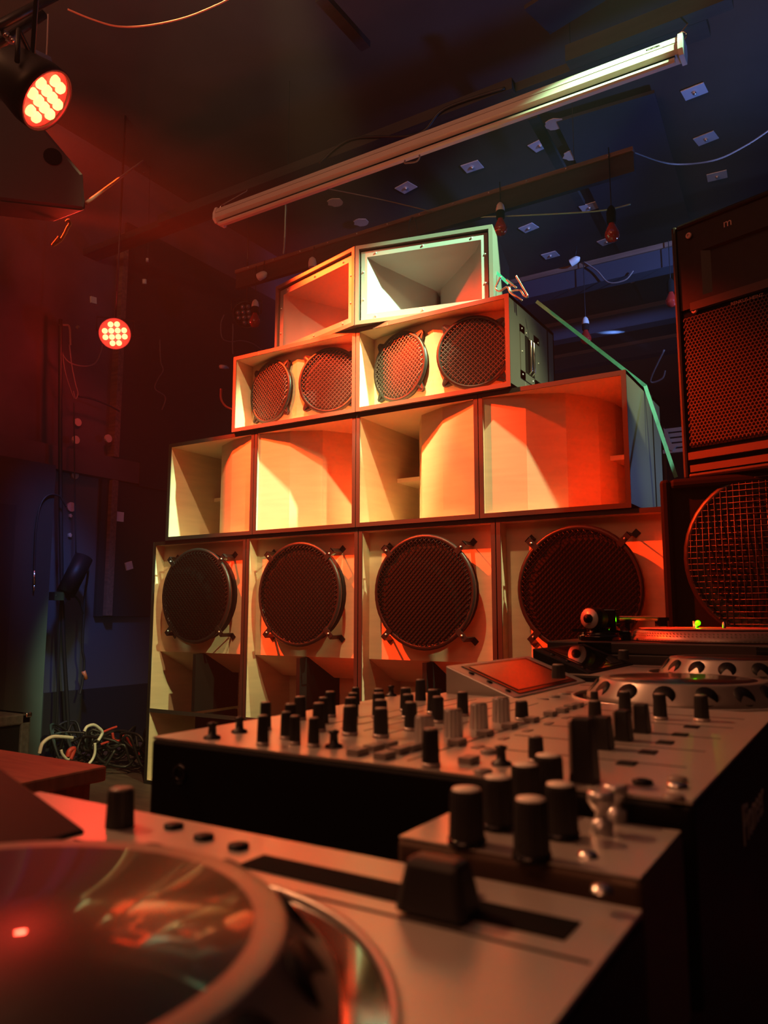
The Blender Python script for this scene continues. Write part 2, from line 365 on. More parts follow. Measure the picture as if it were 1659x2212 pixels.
for (px, py, lab) in ((1197,269,'below the white case on the right'),(1236,336,'above the hanging board'),(1281,395,'between board and right bulb'),(724,438,'left of the hanging board'),(780,481,'lower of the two left of the horns')):
    c = at_z(px, py, 3.655)
    mb = MB(); n = 14; mb.prism([(.055*math.cos(2*PI*k/n)*(1+.15*math.sin(3*k)), .055*math.sin(2*PI*k/n)) for k in range(n)], 0, .004, 'z', Matrix.Translation(c))
    single('paper_disc', mb, 'paper', 'round pale paper disc stuck to the ceiling, ' + lab, 'paper disc', 'paper discs on the ceiling')
def wallsq(px, py, lab, s=.03, rot=0, name='foil_square', mt='foil', n=4, cat='foil square', grp='foil squares on the left wall', x=XL+.012):
    c = at_x(px, py, x)
    mb = MB(); r = s*1.414 if n == 4 else s
    mb.prism([(c.y + r*math.cos(2*PI*k/n + rot), c.z + r*math.sin(2*PI*k/n + rot)) for k in range(n)], x-.012, x, 'x')
    single(name, mb, mt, lab, cat, grp)
wallsq(264, 893, 'blue-lit foil diamond on the left wall, upper of the close pair', .028, .05)
wallsq(265, 922, 'blue-lit foil square on the left wall, lower of the close pair', .026, PI/4+.1)
wallsq(259, 1116, 'blue-lit upright foil piece on the black panel beside the batten', .03, PI/4, x=XL+.042)
wallsq(280, 1222, 'bright tilted foil scrap on the black panel, lowest of the wall pieces', .024, PI/4+.3, x=XL+.042)
wallsq(417, 758, 'dim foil square on the dark wall left of the speaker stack', .028, PI/4)
wallsq(275, 519, 'dim brown square on the upper left wall under the hanging cabinet rope', .035, PI/4+.3, mt='beam_edge')
wallsq(203, 648, 'small white card high on the wall above the glowing lamp', .02, PI/4+.1, 'white_card', 'white_plastic', 4, 'card', None)
for (px, py, s, lab) in ((169,912,.024,'topmost of the pale discs on the left wall'),(165,950,.024,'pale disc on the wall ledge behind the thin cable'),(235,947,.025,'pale disc on the ledge right of the thin cable'),
                         (163,1026,.024,'pale disc just beneath the wall ledge'),(155,1095,.028,'large pale disc low on the thin cable'),(153,1114,.012,'tiny pale scrap under the large disc'),(152,1156,.013,'lowest tiny pale scrap above the black lamp tube')):
    wallsq(px, py, lab, s, .2, 'paper_disc', 'paper', 12 if s > .02 else 5, 'paper disc', 'paper discs on the left wall', XL+.062 if 940 < py < 960 else XL+.018)
# ------------------------------------------------------------------ speaker stack
T = .017
def shell(t, W, D, H, mt='black_wood', lin=True, edge='edge'):
    mb = MB().box((0, .003, 0), (T-.003, D, H)).box((W-T+.003, .003, 0), (W, D, H)).box((0, .003, H-T+.003), (W, D, H)).box((0, .003, 0), (W, D, T-.003)).box((0, D-.012, 0), (W, D, H))
    s = obj('cabinet', mb, mt, t)
    mb = MB().box((0, 0, 0), (T, .004, H)).box((W-T, 0, 0), (W, .004, H)).box((T, 0, H-T), (W-T, .004, H)).box((T, 0, 0), (W-T, .004, T))
    obj('front_edge', mb, edge, t)
    if lin:
        mb = MB().box((T-.003, .004, T-.003), (T, D-.013, H-T+.003)).box((W-T, .004, T-.003), (W-T+.003, D-.013, H-T+.003)).box((T, .004, H-T), (W-T, D-.013, H-T+.003)).box((T, .004, T-.003), (W-T, D-.013, T)).box((T, D-.015, T), (W-T, D-.012, H-T))
        obj('lining', mb, 'wood', t)
def grille_mesh(R, Rf, dz, pitch, wr, flip=1):
    # wires in disc plane (local xy), front at z=0, bending back to -dz at R
    mb = MB()
    for a in (PI/4, -PI/4):
        c, s = math.cos(a), math.sin(a); k = -int(R/pitch)
        while k*pitch < R:
            d = k*pitch + pitch*.5; k += 1
            if abs(d) >= R-.002: continue
            L = math.sqrt(R*R-d*d); pts = []
            if abs(d) < Rf:
                Lf = math.sqrt(Rf*Rf-d*d); q = [(-L, -dz), (-Lf, 0), (Lf, 0), (L, -dz)]
            else: q = [(-L, -dz), (0, -dz*(abs(d)-Rf)/(R-Rf)), (L, -dz)]
            zo = .0007 if a > 0 else -.0007
            mb.tube([(c*u - s*d, s*u + c*d, z+zo) for u, z in q], wr, 4, smooth=False)
    return mb
def driver(t, c, az, R, kind, body='black_metal'):
    """kind big: bracketed flat grille; small: cast basket with ears"""
    mx = YAX(c, az)
    ring = MB().lathe([(R-.012, -.004), (R, -.004), (R+.002, .004), (R-.004, .010), (R-.014, .010), (R-.018, .004), (R-.018, -.002)], 48, mx)
    so = .054 if kind == 'big' else .012
    fr = obj('driver', ring.lathe([(R*.93, -so), (R*.97, -so), (R*.97, -.003)], 40, mx, cap0=False, cap1=False) if kind != 'big' else ring, body, t)
    Rc = R*.88; zb = -so
    cn = MB().lathe([(Rc+.012, zb-.001), (Rc+.004, zb+.006), (Rc-.006, zb+.006), (Rc-.018, zb-.004), (Rc*.30, zb-R*.38), (.004, zb-R*.40)], 40, mx, cap0=False, cap1=False)
    obj('cone', cn, 'cone', fr, True) if False else None
    return mx, fr, cn, zb
def build_driver(t, c, az, R, kind):
    mx, fr, cn, zb = driver(t, c, az, R, kind)
    root = t
    W0 = world_of(t)
    # local coordinates: parts under the driver part need thing-space minus driver offset
    def sub(name, mb, m):
        off = fr.location; mb.v = [v - off for v in mb.v]
        o = obj(name, mb, m, fr); return o
    sub('cone', cn, 'cone' if kind != 'big' else 'cone_dark')
    rd = R*.33
    sub('dust_cap', MB().lathe([(rd, zb-R*.28), (rd*.9, zb-R*.28+.012), (rd*.6, zb-R*.28+.024), (rd*.25, zb-R*.28+.029), (.001, zb-R*.28+.03)], 28, mx, cap0=False, cap1=False), 'dust' if kind != 'big' else 'cone_dark')
    if kind == 'big':
        sub('grille', xf(grille_mesh(R-.006, R-.024, .012, .0138, .0017), mx @ Matrix.Translation((0, 0, .014))), 'grille_dark')
    else:
        sub('grille', xf(grille_mesh(R-.008, R-.022, .010, .0138, .0016), mx @ Matrix.Translation((0, 0, .013))), 'grille_bright')
    for k in range(4):
        a = PI/4 + k*PI/2
        m2 = mx @ Matrix.Rotation(a, 4, 'Z')
        if kind == 'big':
            b = MB().box((R-.018, -.011, .009), (R+.034, .011, .0125), m2).box((R+.031, -.011, -.054), (R+.034, .011, .0125), m2).box((R+.031, -.011, -.054), (R+.055, .011, -.051), m2)
            o = sub('bracket', b, 'black_metal')
            s = MB().sphere((R+.012, 0, .013), .0045, 8, m2)
            sub('screw', s, 'screw')
        else:
            b = MB().prism([(R-.008, -.026), (R+.024, -.009), (R+.028, 0), (R+.024, .009), (R-.008, .026)], -.010, .002, 'z', m2)
            b.add([(R-.010, -.005, .010), (R+.02, -.003, .004), (R+.02, .003, .004), (R-.010, .005, .010), (R-.01, -.007, -.004), (R+.022, -.006, -.004), (R+.022, .006, -.004), (R-.01, .007, -.004)],
                  [(0,1,2,3), (0,4,5,1), (1,5,6,2), (2,6,7,3), (3,7,4,0)], m2)
            sub('mounting_ear', b, 'black_metal')
# bottom row: reflex bass bins
W4, H4, D4 = .6, 1.132, .6
def bass_bin():
    t = thing('bass_cabinet', '', 'speaker', (-1.2, 0, 0), 0, 'four tall bass cabinets in the bottom row')
    W, H, D = W4-.004, H4-.002, D4
    shell(t, W, D, H)
    bz = .606; bd = .055
    o = obj('baffle', MB().plate_hole((T, bz, W-T, H-T), W/2+.0, .868, .205, bd, bd+.018, 40), 'wood', t)
    # sloped port roof, side splays, back
    mb = MB().add([(T, bd, bz), (W-T, bd, bz), (W-T, .25, bz-.1), (T, .25, bz-.1), (T, bd+.018, bz+.01), (W-T, bd+.018, bz+.01), (W-T, .26, bz-.08), (T, .26, bz-.08)],
                  [(0,3,2,1), (4,5,6,7), (0,1,5,4), (1,2,6,5), (2,3,7,6), (3,0,4,7)])
    mb.box((T, .30, T), (W-T, .315, bz))
    obj('port_panel', mb, 'wood', t)
    obj('port_divider', MB().box((W/2-.009, .004, .345), (W/2+.009, .29, bz-.004)).box((W/2-.009, .03, T), (W/2+.009, .29, .33)), 'black', t)
    obj('port_shelf', MB().add([(T, .004, .325), (W-T, .004, .325), (W-T, .29, .275), (T, .29, .275), (T, .004, .343), (W-T, .004, .343), (W-T, .29, .293), (T, .29, .293)],
                               [(0,3,2,1), (4,5,6,7), (0,1,5,4), (1,2,6,5), (2,3,7,6), (3,0,4,7)]), 'black_wood', t)
    build_driver(t, (W/2+.002, .0, .868), 0, .218, 'big')
    return t
b0 = bass_bin()
b0['label'] = 'leftmost tall bass cabinet of the bottom row, beside the dark left wall'
for i, lab in ((1, 'second tall bass cabinet from the left in the bottom row, behind the mixer knobs'), (2, 'third tall bass cabinet from the left, its port hidden by the mixer'), (3, 'rightmost tall bass cabinet of the bottom row, behind the turntable tonearm')):
    dup(b0, (-1.2+i*W4, 0, 0), label=lab)
# third row: mid bass horns, mirrored in pairs
W3, H3, D3 = .5494, .4731, .507
def mid_horn(mirror, name_label, loc, side_detail=False):
    t = thing('horn_cabinet', name_label, 'speaker', loc, 0, 'four open plywood horn cabinets in the second row')
    W, H = W3-.003, H3-.002
    shell(t, W, D3, H, 'tex_black' if side_detail else 'black_wood')
    pl = [(T, .012), (T+.153, .043), (T+.282, .108), (T+.363, .233), (T+.397, .342), (T+.405, .49), (T, .49)]
    if mirror: pl = [(W-x, y) for x, y in pl][::-1]
    mb = MB().prism(pl, T, H-T, 'z')
    o = obj('horn_flare', mb, 'wood', t)
    x0, x1 = (W-T-.135, W-T) if not mirror else (T, T+.135)
    obj('throat_shelf', MB().box((x0, .30, H*.475), (x1, .48, H*.475+.018)), 'wood', t)
    if side_detail:
        obj('side_groove', MB().box((W, .36, 0), (W+.0015, .372, H)), 'black', t)
        cv = spline([(W-T-.03, .47, .02), (W-T-.055, .455, .06), (W-T-.05, .46, .10), (W-T-.02, .47, .12)], 6)
        obj('cable_tail', MB().tube(cv, .005, 6), 'cable', t)
    return t
mid_horn(True, 'leftmost open plywood horn cabinet, second row from the bottom', (-.0072-2*W3, -.011, H4))
mid_horn(False, 'second open plywood horn cabinet from the left, broad pale flare lit cream', (-.0072-W3, -.011, H4))
mid_horn(True, 'third open plywood horn cabinet from the left, right flare lit orange', (-.0072, -.011, H4))
mid_horn(False, 'rightmost open plywood horn cabinet with ribbed grey-green side under the strap', (-.0072+W3, -.011, H4), True)
# second-from-top row: twin twelve-inch cabinets
W2, H2, D2 = .6818, .3572, .4837
Z2 = H4+H3
def twin(loc, lab, handle):
    t = thing('twin_driver_cabinet', lab, 'speaker', loc, 0, 'two wide twin-driver cabinets')
    W, H = W2-.003, H2-.002
    shell(t, W, D2, H, 'tex_black' if handle else 'black_wood', edge='edge_brown')
    bx, bf, bs = W/2-.006, .045, .115
    az = math.atan2(bs-bf, W/2-T)
    L = math.hypot(bs-bf, W/2-T)
    mb = MB()
    for sgn in (-1, 1):
        ox = T if sgn < 0 else W-T
        # plate frame: local x along the panel from the outer wall to the centre
        a = -az if sgn < 0 else az
        o = Vector((ox, bs, 0)); 
        if sgn < 0: d = Vector((W/2-T, bf-bs, 0)).normalized(); o = Vector((T, bs, 0))
        else: d = Vector((W/2-T, bs-bf, 0)).normalized(); o = Vector((W/2, bf, 0))
        n = Vector((-d.y, d.x, 0)); mx = frame(o, d, n, Vector((0, 0, 1)))
        mb.plate_hole((0, T, L, H-T), L/2, H/2, .136, 0, .015, 36, mx)
    obj('baffle', mb, 'wood', t)
    for sgn in (-1, 1):
        if sgn < 0: c = Vector(((T+W/2)/2, (bf+bs)/2, H/2)); a = -az
        else: c = Vector(((W-T+W/2)/2, (bf+bs)/2, H/2)); a = az
        nrm = Vector((math.sin(a), -math.cos(a), 0)); c = c + nrm*.017
        build_driver(t, c, a, .146, 'small')
    if handle:
        mb = MB()
        y0, y1, z0, z1 = .10, .30, .06, .27
        mb.box((W, y0, z0), (W+.003, y0+.045, z1)).box((W, y1-.06, z0), (W+.003, y1, z1)).box((W, y0, z1-.03), (W+.003, y1, z1)).box((W, y0, z0), (W+.003, y1, z0+.03))
        h = obj('handle_plate', mb, 'tex_black', t)
        def sub(name, m2, mt): m2.v = [v - h.location for v in m2.v]; return obj(name, m2, mt, h)
        sub('pocket', MB().box((W-.001, y0+.04, z0+.025), (W+.0012, y1-.055, z1-.025)), 'black')
        for yy in (.185, .215): sub('bar', MB().tube([(W+.002, yy, z0+.035), (W+.012, yy, z0+.045), (W+.012, yy, z1-.045), (W+.002, yy, z1-.035)], .005, 8), 'steel')
        for (yy, zz) in ((.115,.075),(.115,.255),(.16,.25),(.285,.25),(.285,.08),(.22,.075),(.115,.165),(.285,.165)): sub('screw', MB().sphere((W+.003, yy, zz), .004, 8), 'screw')
        obj('side_groove', MB().box((W, .40, 0), (W+.0012, .412, H)), 'black', t)
    return t
twin((.0013-W2, -.029, Z2), 'left wide cabinet with two grilled round drivers, third row', False)
twin((.0013, -.029, Z2), 'right wide cabinet with two grilled drivers and a recessed side handle', True)
# top: two horn boxes, splayed outwards
Z1 = Z2 + H2
def horn_box(loc, rot, W, H, lab, corner, red=False):
    """corner: 'R' origin at right front corner (x runs to -W) or 'L'"""
    t = thing('horn_box', lab, 'speaker', loc, rot, 'two splayed horn boxes on top of the stack')
    x0 = -W if corner == 'R' else 0
    S = Matrix.Translation((x0, 0, 0)); th = .016
    mb = MB().box((0, .004, 0), (th, .40, H), S).box((W-th, .004, 0), (W, .40, H), S).box((th, .004, H-th), (W-th, .40, H), S).box((th, .004, 0), (W-th, .40, th), S).box((th, .39, th), (W-th, .40, H-th), S)
    obj('cabinet', mb, 'horn_frame', t)
    mb = MB().box((0, 0, 0), (th, .004, H), S).box((W-th, 0, 0), (W, .004, H), S).box((th, 0, H-th), (W-th, .004, H), S).box((th, 0, 0), (W-th, .004, th), S)
    obj('front_edge', mb, 'horn_frame', t)
    g = .006; f0, f1 = th+g, .03; yf = .012
    X0, X1, ZA, ZB = th+g, W-th-g, th+g*.5, H-th-g*1.5
    ex = .026
    mb = MB().box((X0, yf, ZA), (X0+ex, yf+.006, ZB), S).box((X1-ex, yf, ZA), (X1, yf+.006, ZB), S).box((X0+ex, yf, ZB-ex), (X1-ex, yf+.006, ZB), S).box((X0+ex, yf, ZA), (X1-ex, yf+.006, ZA+ex), S)
    fl = obj('horn_flange', mb, 'horn', t)
    a0, a1, c0, c1 = X0+ex, X1-ex, ZA+ex, ZB-ex; cx, cz = (a0+a1)/2, (c0+c1)/2
    hw = (a1-a0)/2; hh = (c1-c0)/2
    # rings: (y, half width, half height)
    rings = [(yf+.004, hw, hh), (yf+.075, hw*.84, hh*.92), (yf+.095, hw*.74, hh*.86), (yf+.17, hw*.40, hh*.62), (yf+.235, hw*.08, hh*.40), (yf+.25, .009, hh*.36), (yf+.30, .009, hh*.34)]
    vs = []; fs = []
    for (y, a, b) in rings: vs += [(cx-a, y, cz-b), (cx+a, y, cz-b), (cx+a, y, cz+b), (cx-a, y, cz+b)]
    for i in range(len(rings)-1):
        for k in range(4): fs.append((i*4+k, i*4+(k+1) % 4, (i+1)*4+(k+1) % 4, (i+1)*4+k))
    hb_ = MB().add(vs, fs, S, False)
    ho = obj('horn', hb_, 'horn', t)
    try:
        ho.data.set_sharp_from_angle(angle=math.radians(38))
    except Exception: pass
    n = (len(rings)-1)*4
    obj('throat', MB().box((cx-.009, yf+.299, cz-hh*.34), (cx+.009, yf+.302, cz+hh*.34), S), 'black', t)
    for (xx, zz) in [(X0+(X1-X0)*fx, z_) for fx in (.12, .5, .88) for z_ in (ZB-ex*.5, ZA+ex*.5)] + [(x_, ZA+(ZB-ZA)*fz) for fz in (.3, .7) for x_ in (X0+ex*.4, X1-ex*.4)]:
        obj('screw', MB().sphere((xx, yf-.001, zz), .0045, 8, S), 'screw', t)
    return t
def hz(px, py, P):   # height at px,py over a known ground position
    d = ray(px, py); k = ((P.x-CAM.x)*d.x+(P.y-CAM.y)*d.y)/(d.x*d.x+d.y*d.y); return CAM.z+d.z*k
cj = at_z(765.4, 702, Z1)
HHX = hz(765.4, 531.8, cj)-Z1
# bearings of the two faces
angR = math.radians(13.4); angL = math.radians(-14.4)
horn_box((cj.x+.003, cj.y, Z1), angR, .575, HHX, 'right horn box on the summit, pale green mouth with a white-lit flank', 'L')
horn_box((cj.x-.003, cj.y, Z1), angL, .555, HHX, 'left horn box on the summit, lit deep red', 'R', True)
# ------------------------------------------------------------------ strap and spring hooks
t = thing('ratchet_strap', 'green webbing strap with steel hooks pulled over the right side of the stack', 'strap', (.9, .2, Z1))
def ribbon(pts, wd, th=.002):
    mb = MB()
    for i in range(len(pts)-1):
        a, b = Vector(pts[i]), Vector(pts[i+1]); d = (b-a); L = d.length; d.normalize()
        s = d.cross(CAM-a).normalized() if i != 9 else s; u = s.cross(d)
        mb.box((-.003, -wd/2, -th/2), (L+.003, wd/2, th/2), frame(a, d, s, u))
    return mb
h1 = at_y(1160, 652, .12)
e1 = Vector((1.087+.006, .242, 1.61)); e2 = Vector((1.112, .215, 1.50)); e3 = at_x(1460, 1030, 1.2)
obj('webbing', ribbon([h1, e1, e3], .013), 'strap', t, True)
s0 = at_y(1049, 568, .2); s1 = at_y(1098, 612, .1)
obj('upper_webbing', ribbon([s0, s1], .012), 'strap', t, True)
def wire(pxs, Y, r=.0042):
    return MB().tube(spline([at_y(x, y, Y) for x, y in pxs], 5), r, 7)
obj('hook', wire([(1082,598),(1075,612),(1071,624),(1080,629),(1091,622),(1098,621),(1103,632),(1124,646),(1128,650)], .02), 'steel', t, True)
obj('hook', wire([(1094,604),(1108,616),(1116,622),(1108,617),(1101,622),(1105,628),(1116,627),(1125,628),(1133,640),(1140,640),(1131,624),(1122,608),(1117,600),(1115,596)], .03), 'steel', t, True)
# ------------------------------------------------------------------ black speakers on the right
ps = at_y(1423, 1037, -.3)
zs = ps.z; xs = ps.x
t = thing('subwoofer', 'big black bass cabinet with wire-mesh round driver at the right edge', 'speaker', (xs, -.3, 0))
mb = MB().box((0, .02, 0), (.8, .6, zs)).box((0, 0, 0), (.03, .02, zs)).box((.77, 0, 0), (.8, .02, zs)).box((.03, 0, zs-.03), (.77, .02, zs)).box((.03, 0, 0), (.77, .02, .03))
obj('cabinet', mb, 'tex_black' if False else mat('black_vinyl', (.004, .003, .003), .7, spec=.15, noise=.2, nscale=80), t, bevel=.012)
cc = at_y(1640, 1069, -.3); cz = (at_y(1640, 1069, -.3).z + at_y(1640, 1335, -.3).z)/2
cl = at_y(1485, 1200, -.3).x; RR = .225; cxl = cl+RR-xs
dr = obj('driver', MB().lathe([(RR+.012, 0), (RR+.012, .012), (RR-.006, .014), (RR-.008, .002)], 44, YAX((cxl, .02, cz)), cap0=False, cap1=False).lathe([(RR-.01, .004), (.05, -.015), (.001, -.01)], 40, YAX((cxl, .02, cz)), cap0=False), 'black_metal', t)
gm = MB(); k = -13
while k <= 13:
    d = k*.0165
    if abs(d) < RR:
        L = math.sqrt(RR*RR-d*d)
        gm.tube([(-L, d, 0), (0, d, .014), (L, d, 0)], .0013, 4); gm.tube([(d, -L, .002), (d, 0, .016), (d, L, .002)], .0013, 4)
    k += 1
gm = xf(gm, YAX((cxl, .006, cz))); gm.v = [v - dr.location for v in gm.v]
obj('grille', gm, mat('bare_wire', (.06, .06, .065), .45, .3), dr)
# upper cabinet, toed in
p0 = Vector((at_y(1475, 1023, -.26).x, -.26, zs+.001))
ztop = hz(1455, 492, p0)
t = thing('stage_speaker', 'tall black speaker with honeycomb grille and horn, top right', 'speaker', p0, math.radians(-17), None)
H = ztop-zs; W = .62
vin = mat('black_cabinet_paint', (.010, .007, .006), .5, spec=.35, noise=.25, nscale=60)
mb = MB().box((0, .02, 0), (W, .55, H)).box((0, 0, 0), (.016, .02, H)).box((W-.016, 0, 0), (W, .02, H)).box((.016, 0, H-.016), (W-.016, .02, H)).box((.016, 0, 0), (W-.016, .02, .016))
obj('cabinet', mb, vin, t, bevel=.007)
HB = H*.235; HT = H*.655
# horn section
x0h, x1h, z0h, z1h = .085, W-.085, HT+.03, H-.10
obj('horn_panel', MB().box((.016, .008, HT), (x0h, .019, H-.016)).box((x1h, .008, HT), (W-.016, .019, H-.016)).box((x0h, .008, HT), (x1h, .019, z0h)).box((x0h, .008, z1h), (x1h, .019, H-.016)), vin, t)
cxh, czh = (x0h+x1h)/2, (z0h+z1h)/2; hw, hh = (x1h-x0h)/2, (z1h-z0h)/2
vs = []; fs = []
R_ = [(.008, hw, hh), (.06, hw*.55, hh*.8), (.16, .05, hh*.5)]
for (y, a, b_) in R_: vs += [(cxh-a, y, czh-b_), (cxh+a, y, czh-b_), (cxh+a, y, czh+b_), (cxh-a, y, czh+b_)]
for i in range(2):
    for k in range(4): fs.append((i*4+k, i*4+(k+1) % 4, (i+1)*4+(k+1) % 4, (i+1)*4+k))
obj('horn', MB().add(vs, fs).box((cxh-.05, .16, czh-hh*.5), (cxh+.05, .163, czh+hh*.5)), mat('dark_horn', (.05, .042, .038), .5), t)
obj('front_rail', MB().box((.05, -.004, HT-.012), (W-.02, .012, HT+.012)), mat('brown_rail', (.05, .028, .022), .5), t)
obj('plinth_bar', MB().box((.02, -.002, HB*.30), (W-.02, .012, HB*.42)).box((.02, .006, .02), (W-.02, .012, HB*.22)), mat('brown_plinth', (.06, .035, .03), .5), t)
# honeycomb perforated plate: black backing with a hexagonal web in relief
def honey(x0, x1, z0, z1, s, wr, y):
    mb = MB(); dx = s*math.sqrt(3); r = 0; z = z0
    while z < z1:
        x = x0 + (dx/2 if r % 2 else 0)
        while x < x1:
            pts = [(x+s*math.cos(PI/6+PI/3*k), z+s*math.sin(PI/6+PI/3*k)) for k in (0, 1, 2, 3)]
            for a, b_ in zip(pts[:-1], pts[1:]):
                dxx, dzz = b_[0]-a[0], b_[1]-a[1]; L = math.hypot(dxx, dzz); nx, nz = -dzz/L*wr, dxx/L*wr
                mb.add([(a[0]+nx, y, a[1]+nz), (a[0]-nx, y, a[1]-nz), (b_[0]-nx, y, b_[1]-nz), (b_[0]+nx, y, b_[1]+nz)], [(0,1,2,3)])
            x += dx
        z += s*1.5; r += 1
    return mb
g = obj('honeycomb_grille', honey(.03, .42, HB*.55, HT-.03, .0062, .0013, .004), mat('grille_web', (.035, .02, .016), .5), t)
obj('grille_backing', MB().box((.02, .010, HB*.5), (W-.02, .016, HT-.012)), 'black', t)
for (bx_, bz_) in ((.055, H-.045), (.06, HT-.012)):
    obj('bolt', MB().lathe([(.009, 0), (.009, .004), (.004, .006), (.004, .003), (.001, .003)], 14, YAX((bx_, .004, bz_))), 'logo', t)
tx = xf(text('m', .034), frame((.155, .008, H-.058), (1, 0, 0), (0, 0, 1), (0, -1, 0))); obj('logo', tx, 'logo', t)
tx = xf(text('RENKUS-HEINZ', .013), frame((.165, .003, HT-.030), (1, 0, 0), (0, 0, 1), (0, -1, 0))); obj('lettering', tx, 'logo_dim', t)
# ------------------------------------------------------------------ projection screen case
A = at_y(468, 440, 0); B = at_y(1468, 76, 0)
x0, x1, zt = A.x, B.x, B.z
t = thing('projection_screen_case', 'long white projection screen housing hanging from the ceiling', 'screen case', ((x0+x1)/2, 0, zt))
prof = [(0, zt-.002), (-.012, zt-.030), (-.012, zt-.055), (.004, zt-.064), (.06, zt-.064), (.075, zt-.03), (.07, zt)]
obj('housing', MB().prism(prof, x0, x1, 'x'), 'case_white', t, True)
obj('seam', MB().box((x0, -.0128, zt-.0312), (x1, -.0118, zt-.030)), 'beam_edge', t, True)
obj('bottom_bar', MB().prism([(.004, zt-.072), (-.004, zt-.078), (-.004, zt-.086), (.004, zt-.091), (.02, zt-.091), (.02, zt-.072)], x0+.015, x1-.02, 'x'), 'case_white', t, True)
obj('screen_roll', MB().box((x0+.02, .006, zt-.0735), (x1-.02, .016, zt-.062)), 'black', t, True)
for (xa, xb, nm) in ((x0-.008, x0+.006, 'end_cap'), (x1-.006, x1+.010, 'end_cap')):
    obj(nm, MB().prism([(-.004, zt+.004), (-.017, zt-.028), (-.017, zt-.060), (0, zt-.075), (.064, zt-.072), (.08, zt-.03), (.075, zt+.004)], xa, xb, 'x'), 'white_plastic', t, True)
la, lb = at_y(1396, 112, -.01), at_y(1424, 101, -.01)
lz = (la.z+lb.z)/2-.002
lo = obj('label', MB().box((la.x, -.0075, zt-.0235), (lb.x, -.004, zt-.012)), 'black', t, True)
tx = xf(text('PROJECTA', .010), frame((la.x+.003, -.0078, zt-.021), (1, 0, 0), (0, 0, 1), (0, -1, 0)))
tx.v = [v - Vector(world_of(lo).translation) for v in tx.v]; obj('lettering', tx, 'logo_dim', lo)
hp = [(875,346),(874,352),(882,352),(899,349),(906,341),(906,335)]
obj('pull_loop', MB().tube(spline([at_y(a, b_, -.01) for a, b_ in hp], 5), .0035, 7), 'rope', t, True)
for xx in (x0+.01, x1-.0):
    obj('eye_ring', MB().tube([(xx+.018*math.cos(a), .03, zt+.014+.018*math.sin(a)) for a in [2*PI*k/16 for k in range(17)]], .0025, 6), 'steel', t, True)
for (xx, lab) in ((x0+.01, 'thin cord holding the left end of the screen case'), (x1, 'thin cord holding the right end of the screen case')):
    single('support_string', MB().tube([(xx, .03, zt+.03), (xx, .2, 2.94), (xx, .22, 3.0), (xx, .22, ZC if xx > 1 else 3.0)], .003, 6), 'cable_grey', lab, 'cord')
# ------------------------------------------------------------------ pendant bulbs
bz1 = at_y(1452, 522, 1.5).z
def pend(px, py, Y, lab, top, white=True, small=1):
    c = at_y(px, py, Y)
    t = thing('pendant_bulb', lab, 'light bulb', (c.x, c.y, c.z-.09), 0, 'unlit red bulbs on cords')
    s = small
    obj('bulb', MB().lathe([(.001, -.03*s), (.017*s, -.026*s), (.029*s, -.008*s), (.030*s, .006*s), (.022*s, .028*s), (.013*s, .045*s), (.013*s, .055*s)], 24, Matrix.Translation((0, 0, .03*s))), 'red_glass', t)
    obj('filament', MB().tube([(-.006*s, 0, .06*s), (-.01*s, 0, .035*s), (0, 0, .03*s), (.01*s, 0, .035*s), (.006*s, 0, .06*s)], .0012, 5), 'orange', t)
    obj('collar', MB().lathe([(.017*s, .08*s), (.019*s, .085*s), (.019*s, .115*s)], 20), 'black', t)
    obj('socket', MB().lathe([(.0195*s, .115*s), (.0195*s, .128*s), (.015*s, .145*s), (.007*s, .156*s), (.003*s, .158*s)], 20), 'white_plastic' if white else 'black', t)
    obj('cord', MB().tube([(0, 0, .155*s), (.001, 0, .16*s), (0, 0, max(.17, top-(c.z-.09)))], .0022, 6), 'cable', t)
    return t
pend(1081, 468, .43, 'red bulb in a white socket hanging above the right horn box', hb+.02)
pend(1321, 478, .43, 'red bulb in a black socket hanging right of centre, under the board end', hb+.02, False)
pend(551, 673, .43, 'red bulb in a white socket hanging in front of the unlit stage lamp', hb-.02)
pend(1265, 710, 1.47, 'small distant red bulb behind the green strap', bz1)
pend(1449, 628, 1.47, 'red bulb half hidden by the edge of the tall black speaker', bz1, False)
for (px, py, dist, lab, tilt) in ((675, 566, -.43, 'empty white lamp socket hanging just left of the horn boxes', 0), (1243, 562, -1.46, 'empty white lamp socket tilted on the blue-lit beam', 1.2), (568, 594, -.43, 'small white socket piece hanging left of the red horn box', 1.4)):
    c = at_y(px, py, -dist); mx = Matrix.Translation(c) @ Matrix.Rotation(tilt, 4, 'Y')
    t = thing('lamp_socket', lab, 'lamp socket', c, 0, 'empty white lamp sockets')
    obj('socket', MB().lathe([(.021, -.03), (.021, 0), (.017, .016), (.006, .026), (.003, .028)], 20, mx), 'white_plastic', t, True)
    obj('cord', MB().tube([c+Vector((0, 0, .02)), c+Vector((.01, 0, .08)), Vector((c.x, c.y+.01, max(c.z+.05, bz1 if dist < -1 else hb-.01)))], .0025, 6), 'cable', t, True)
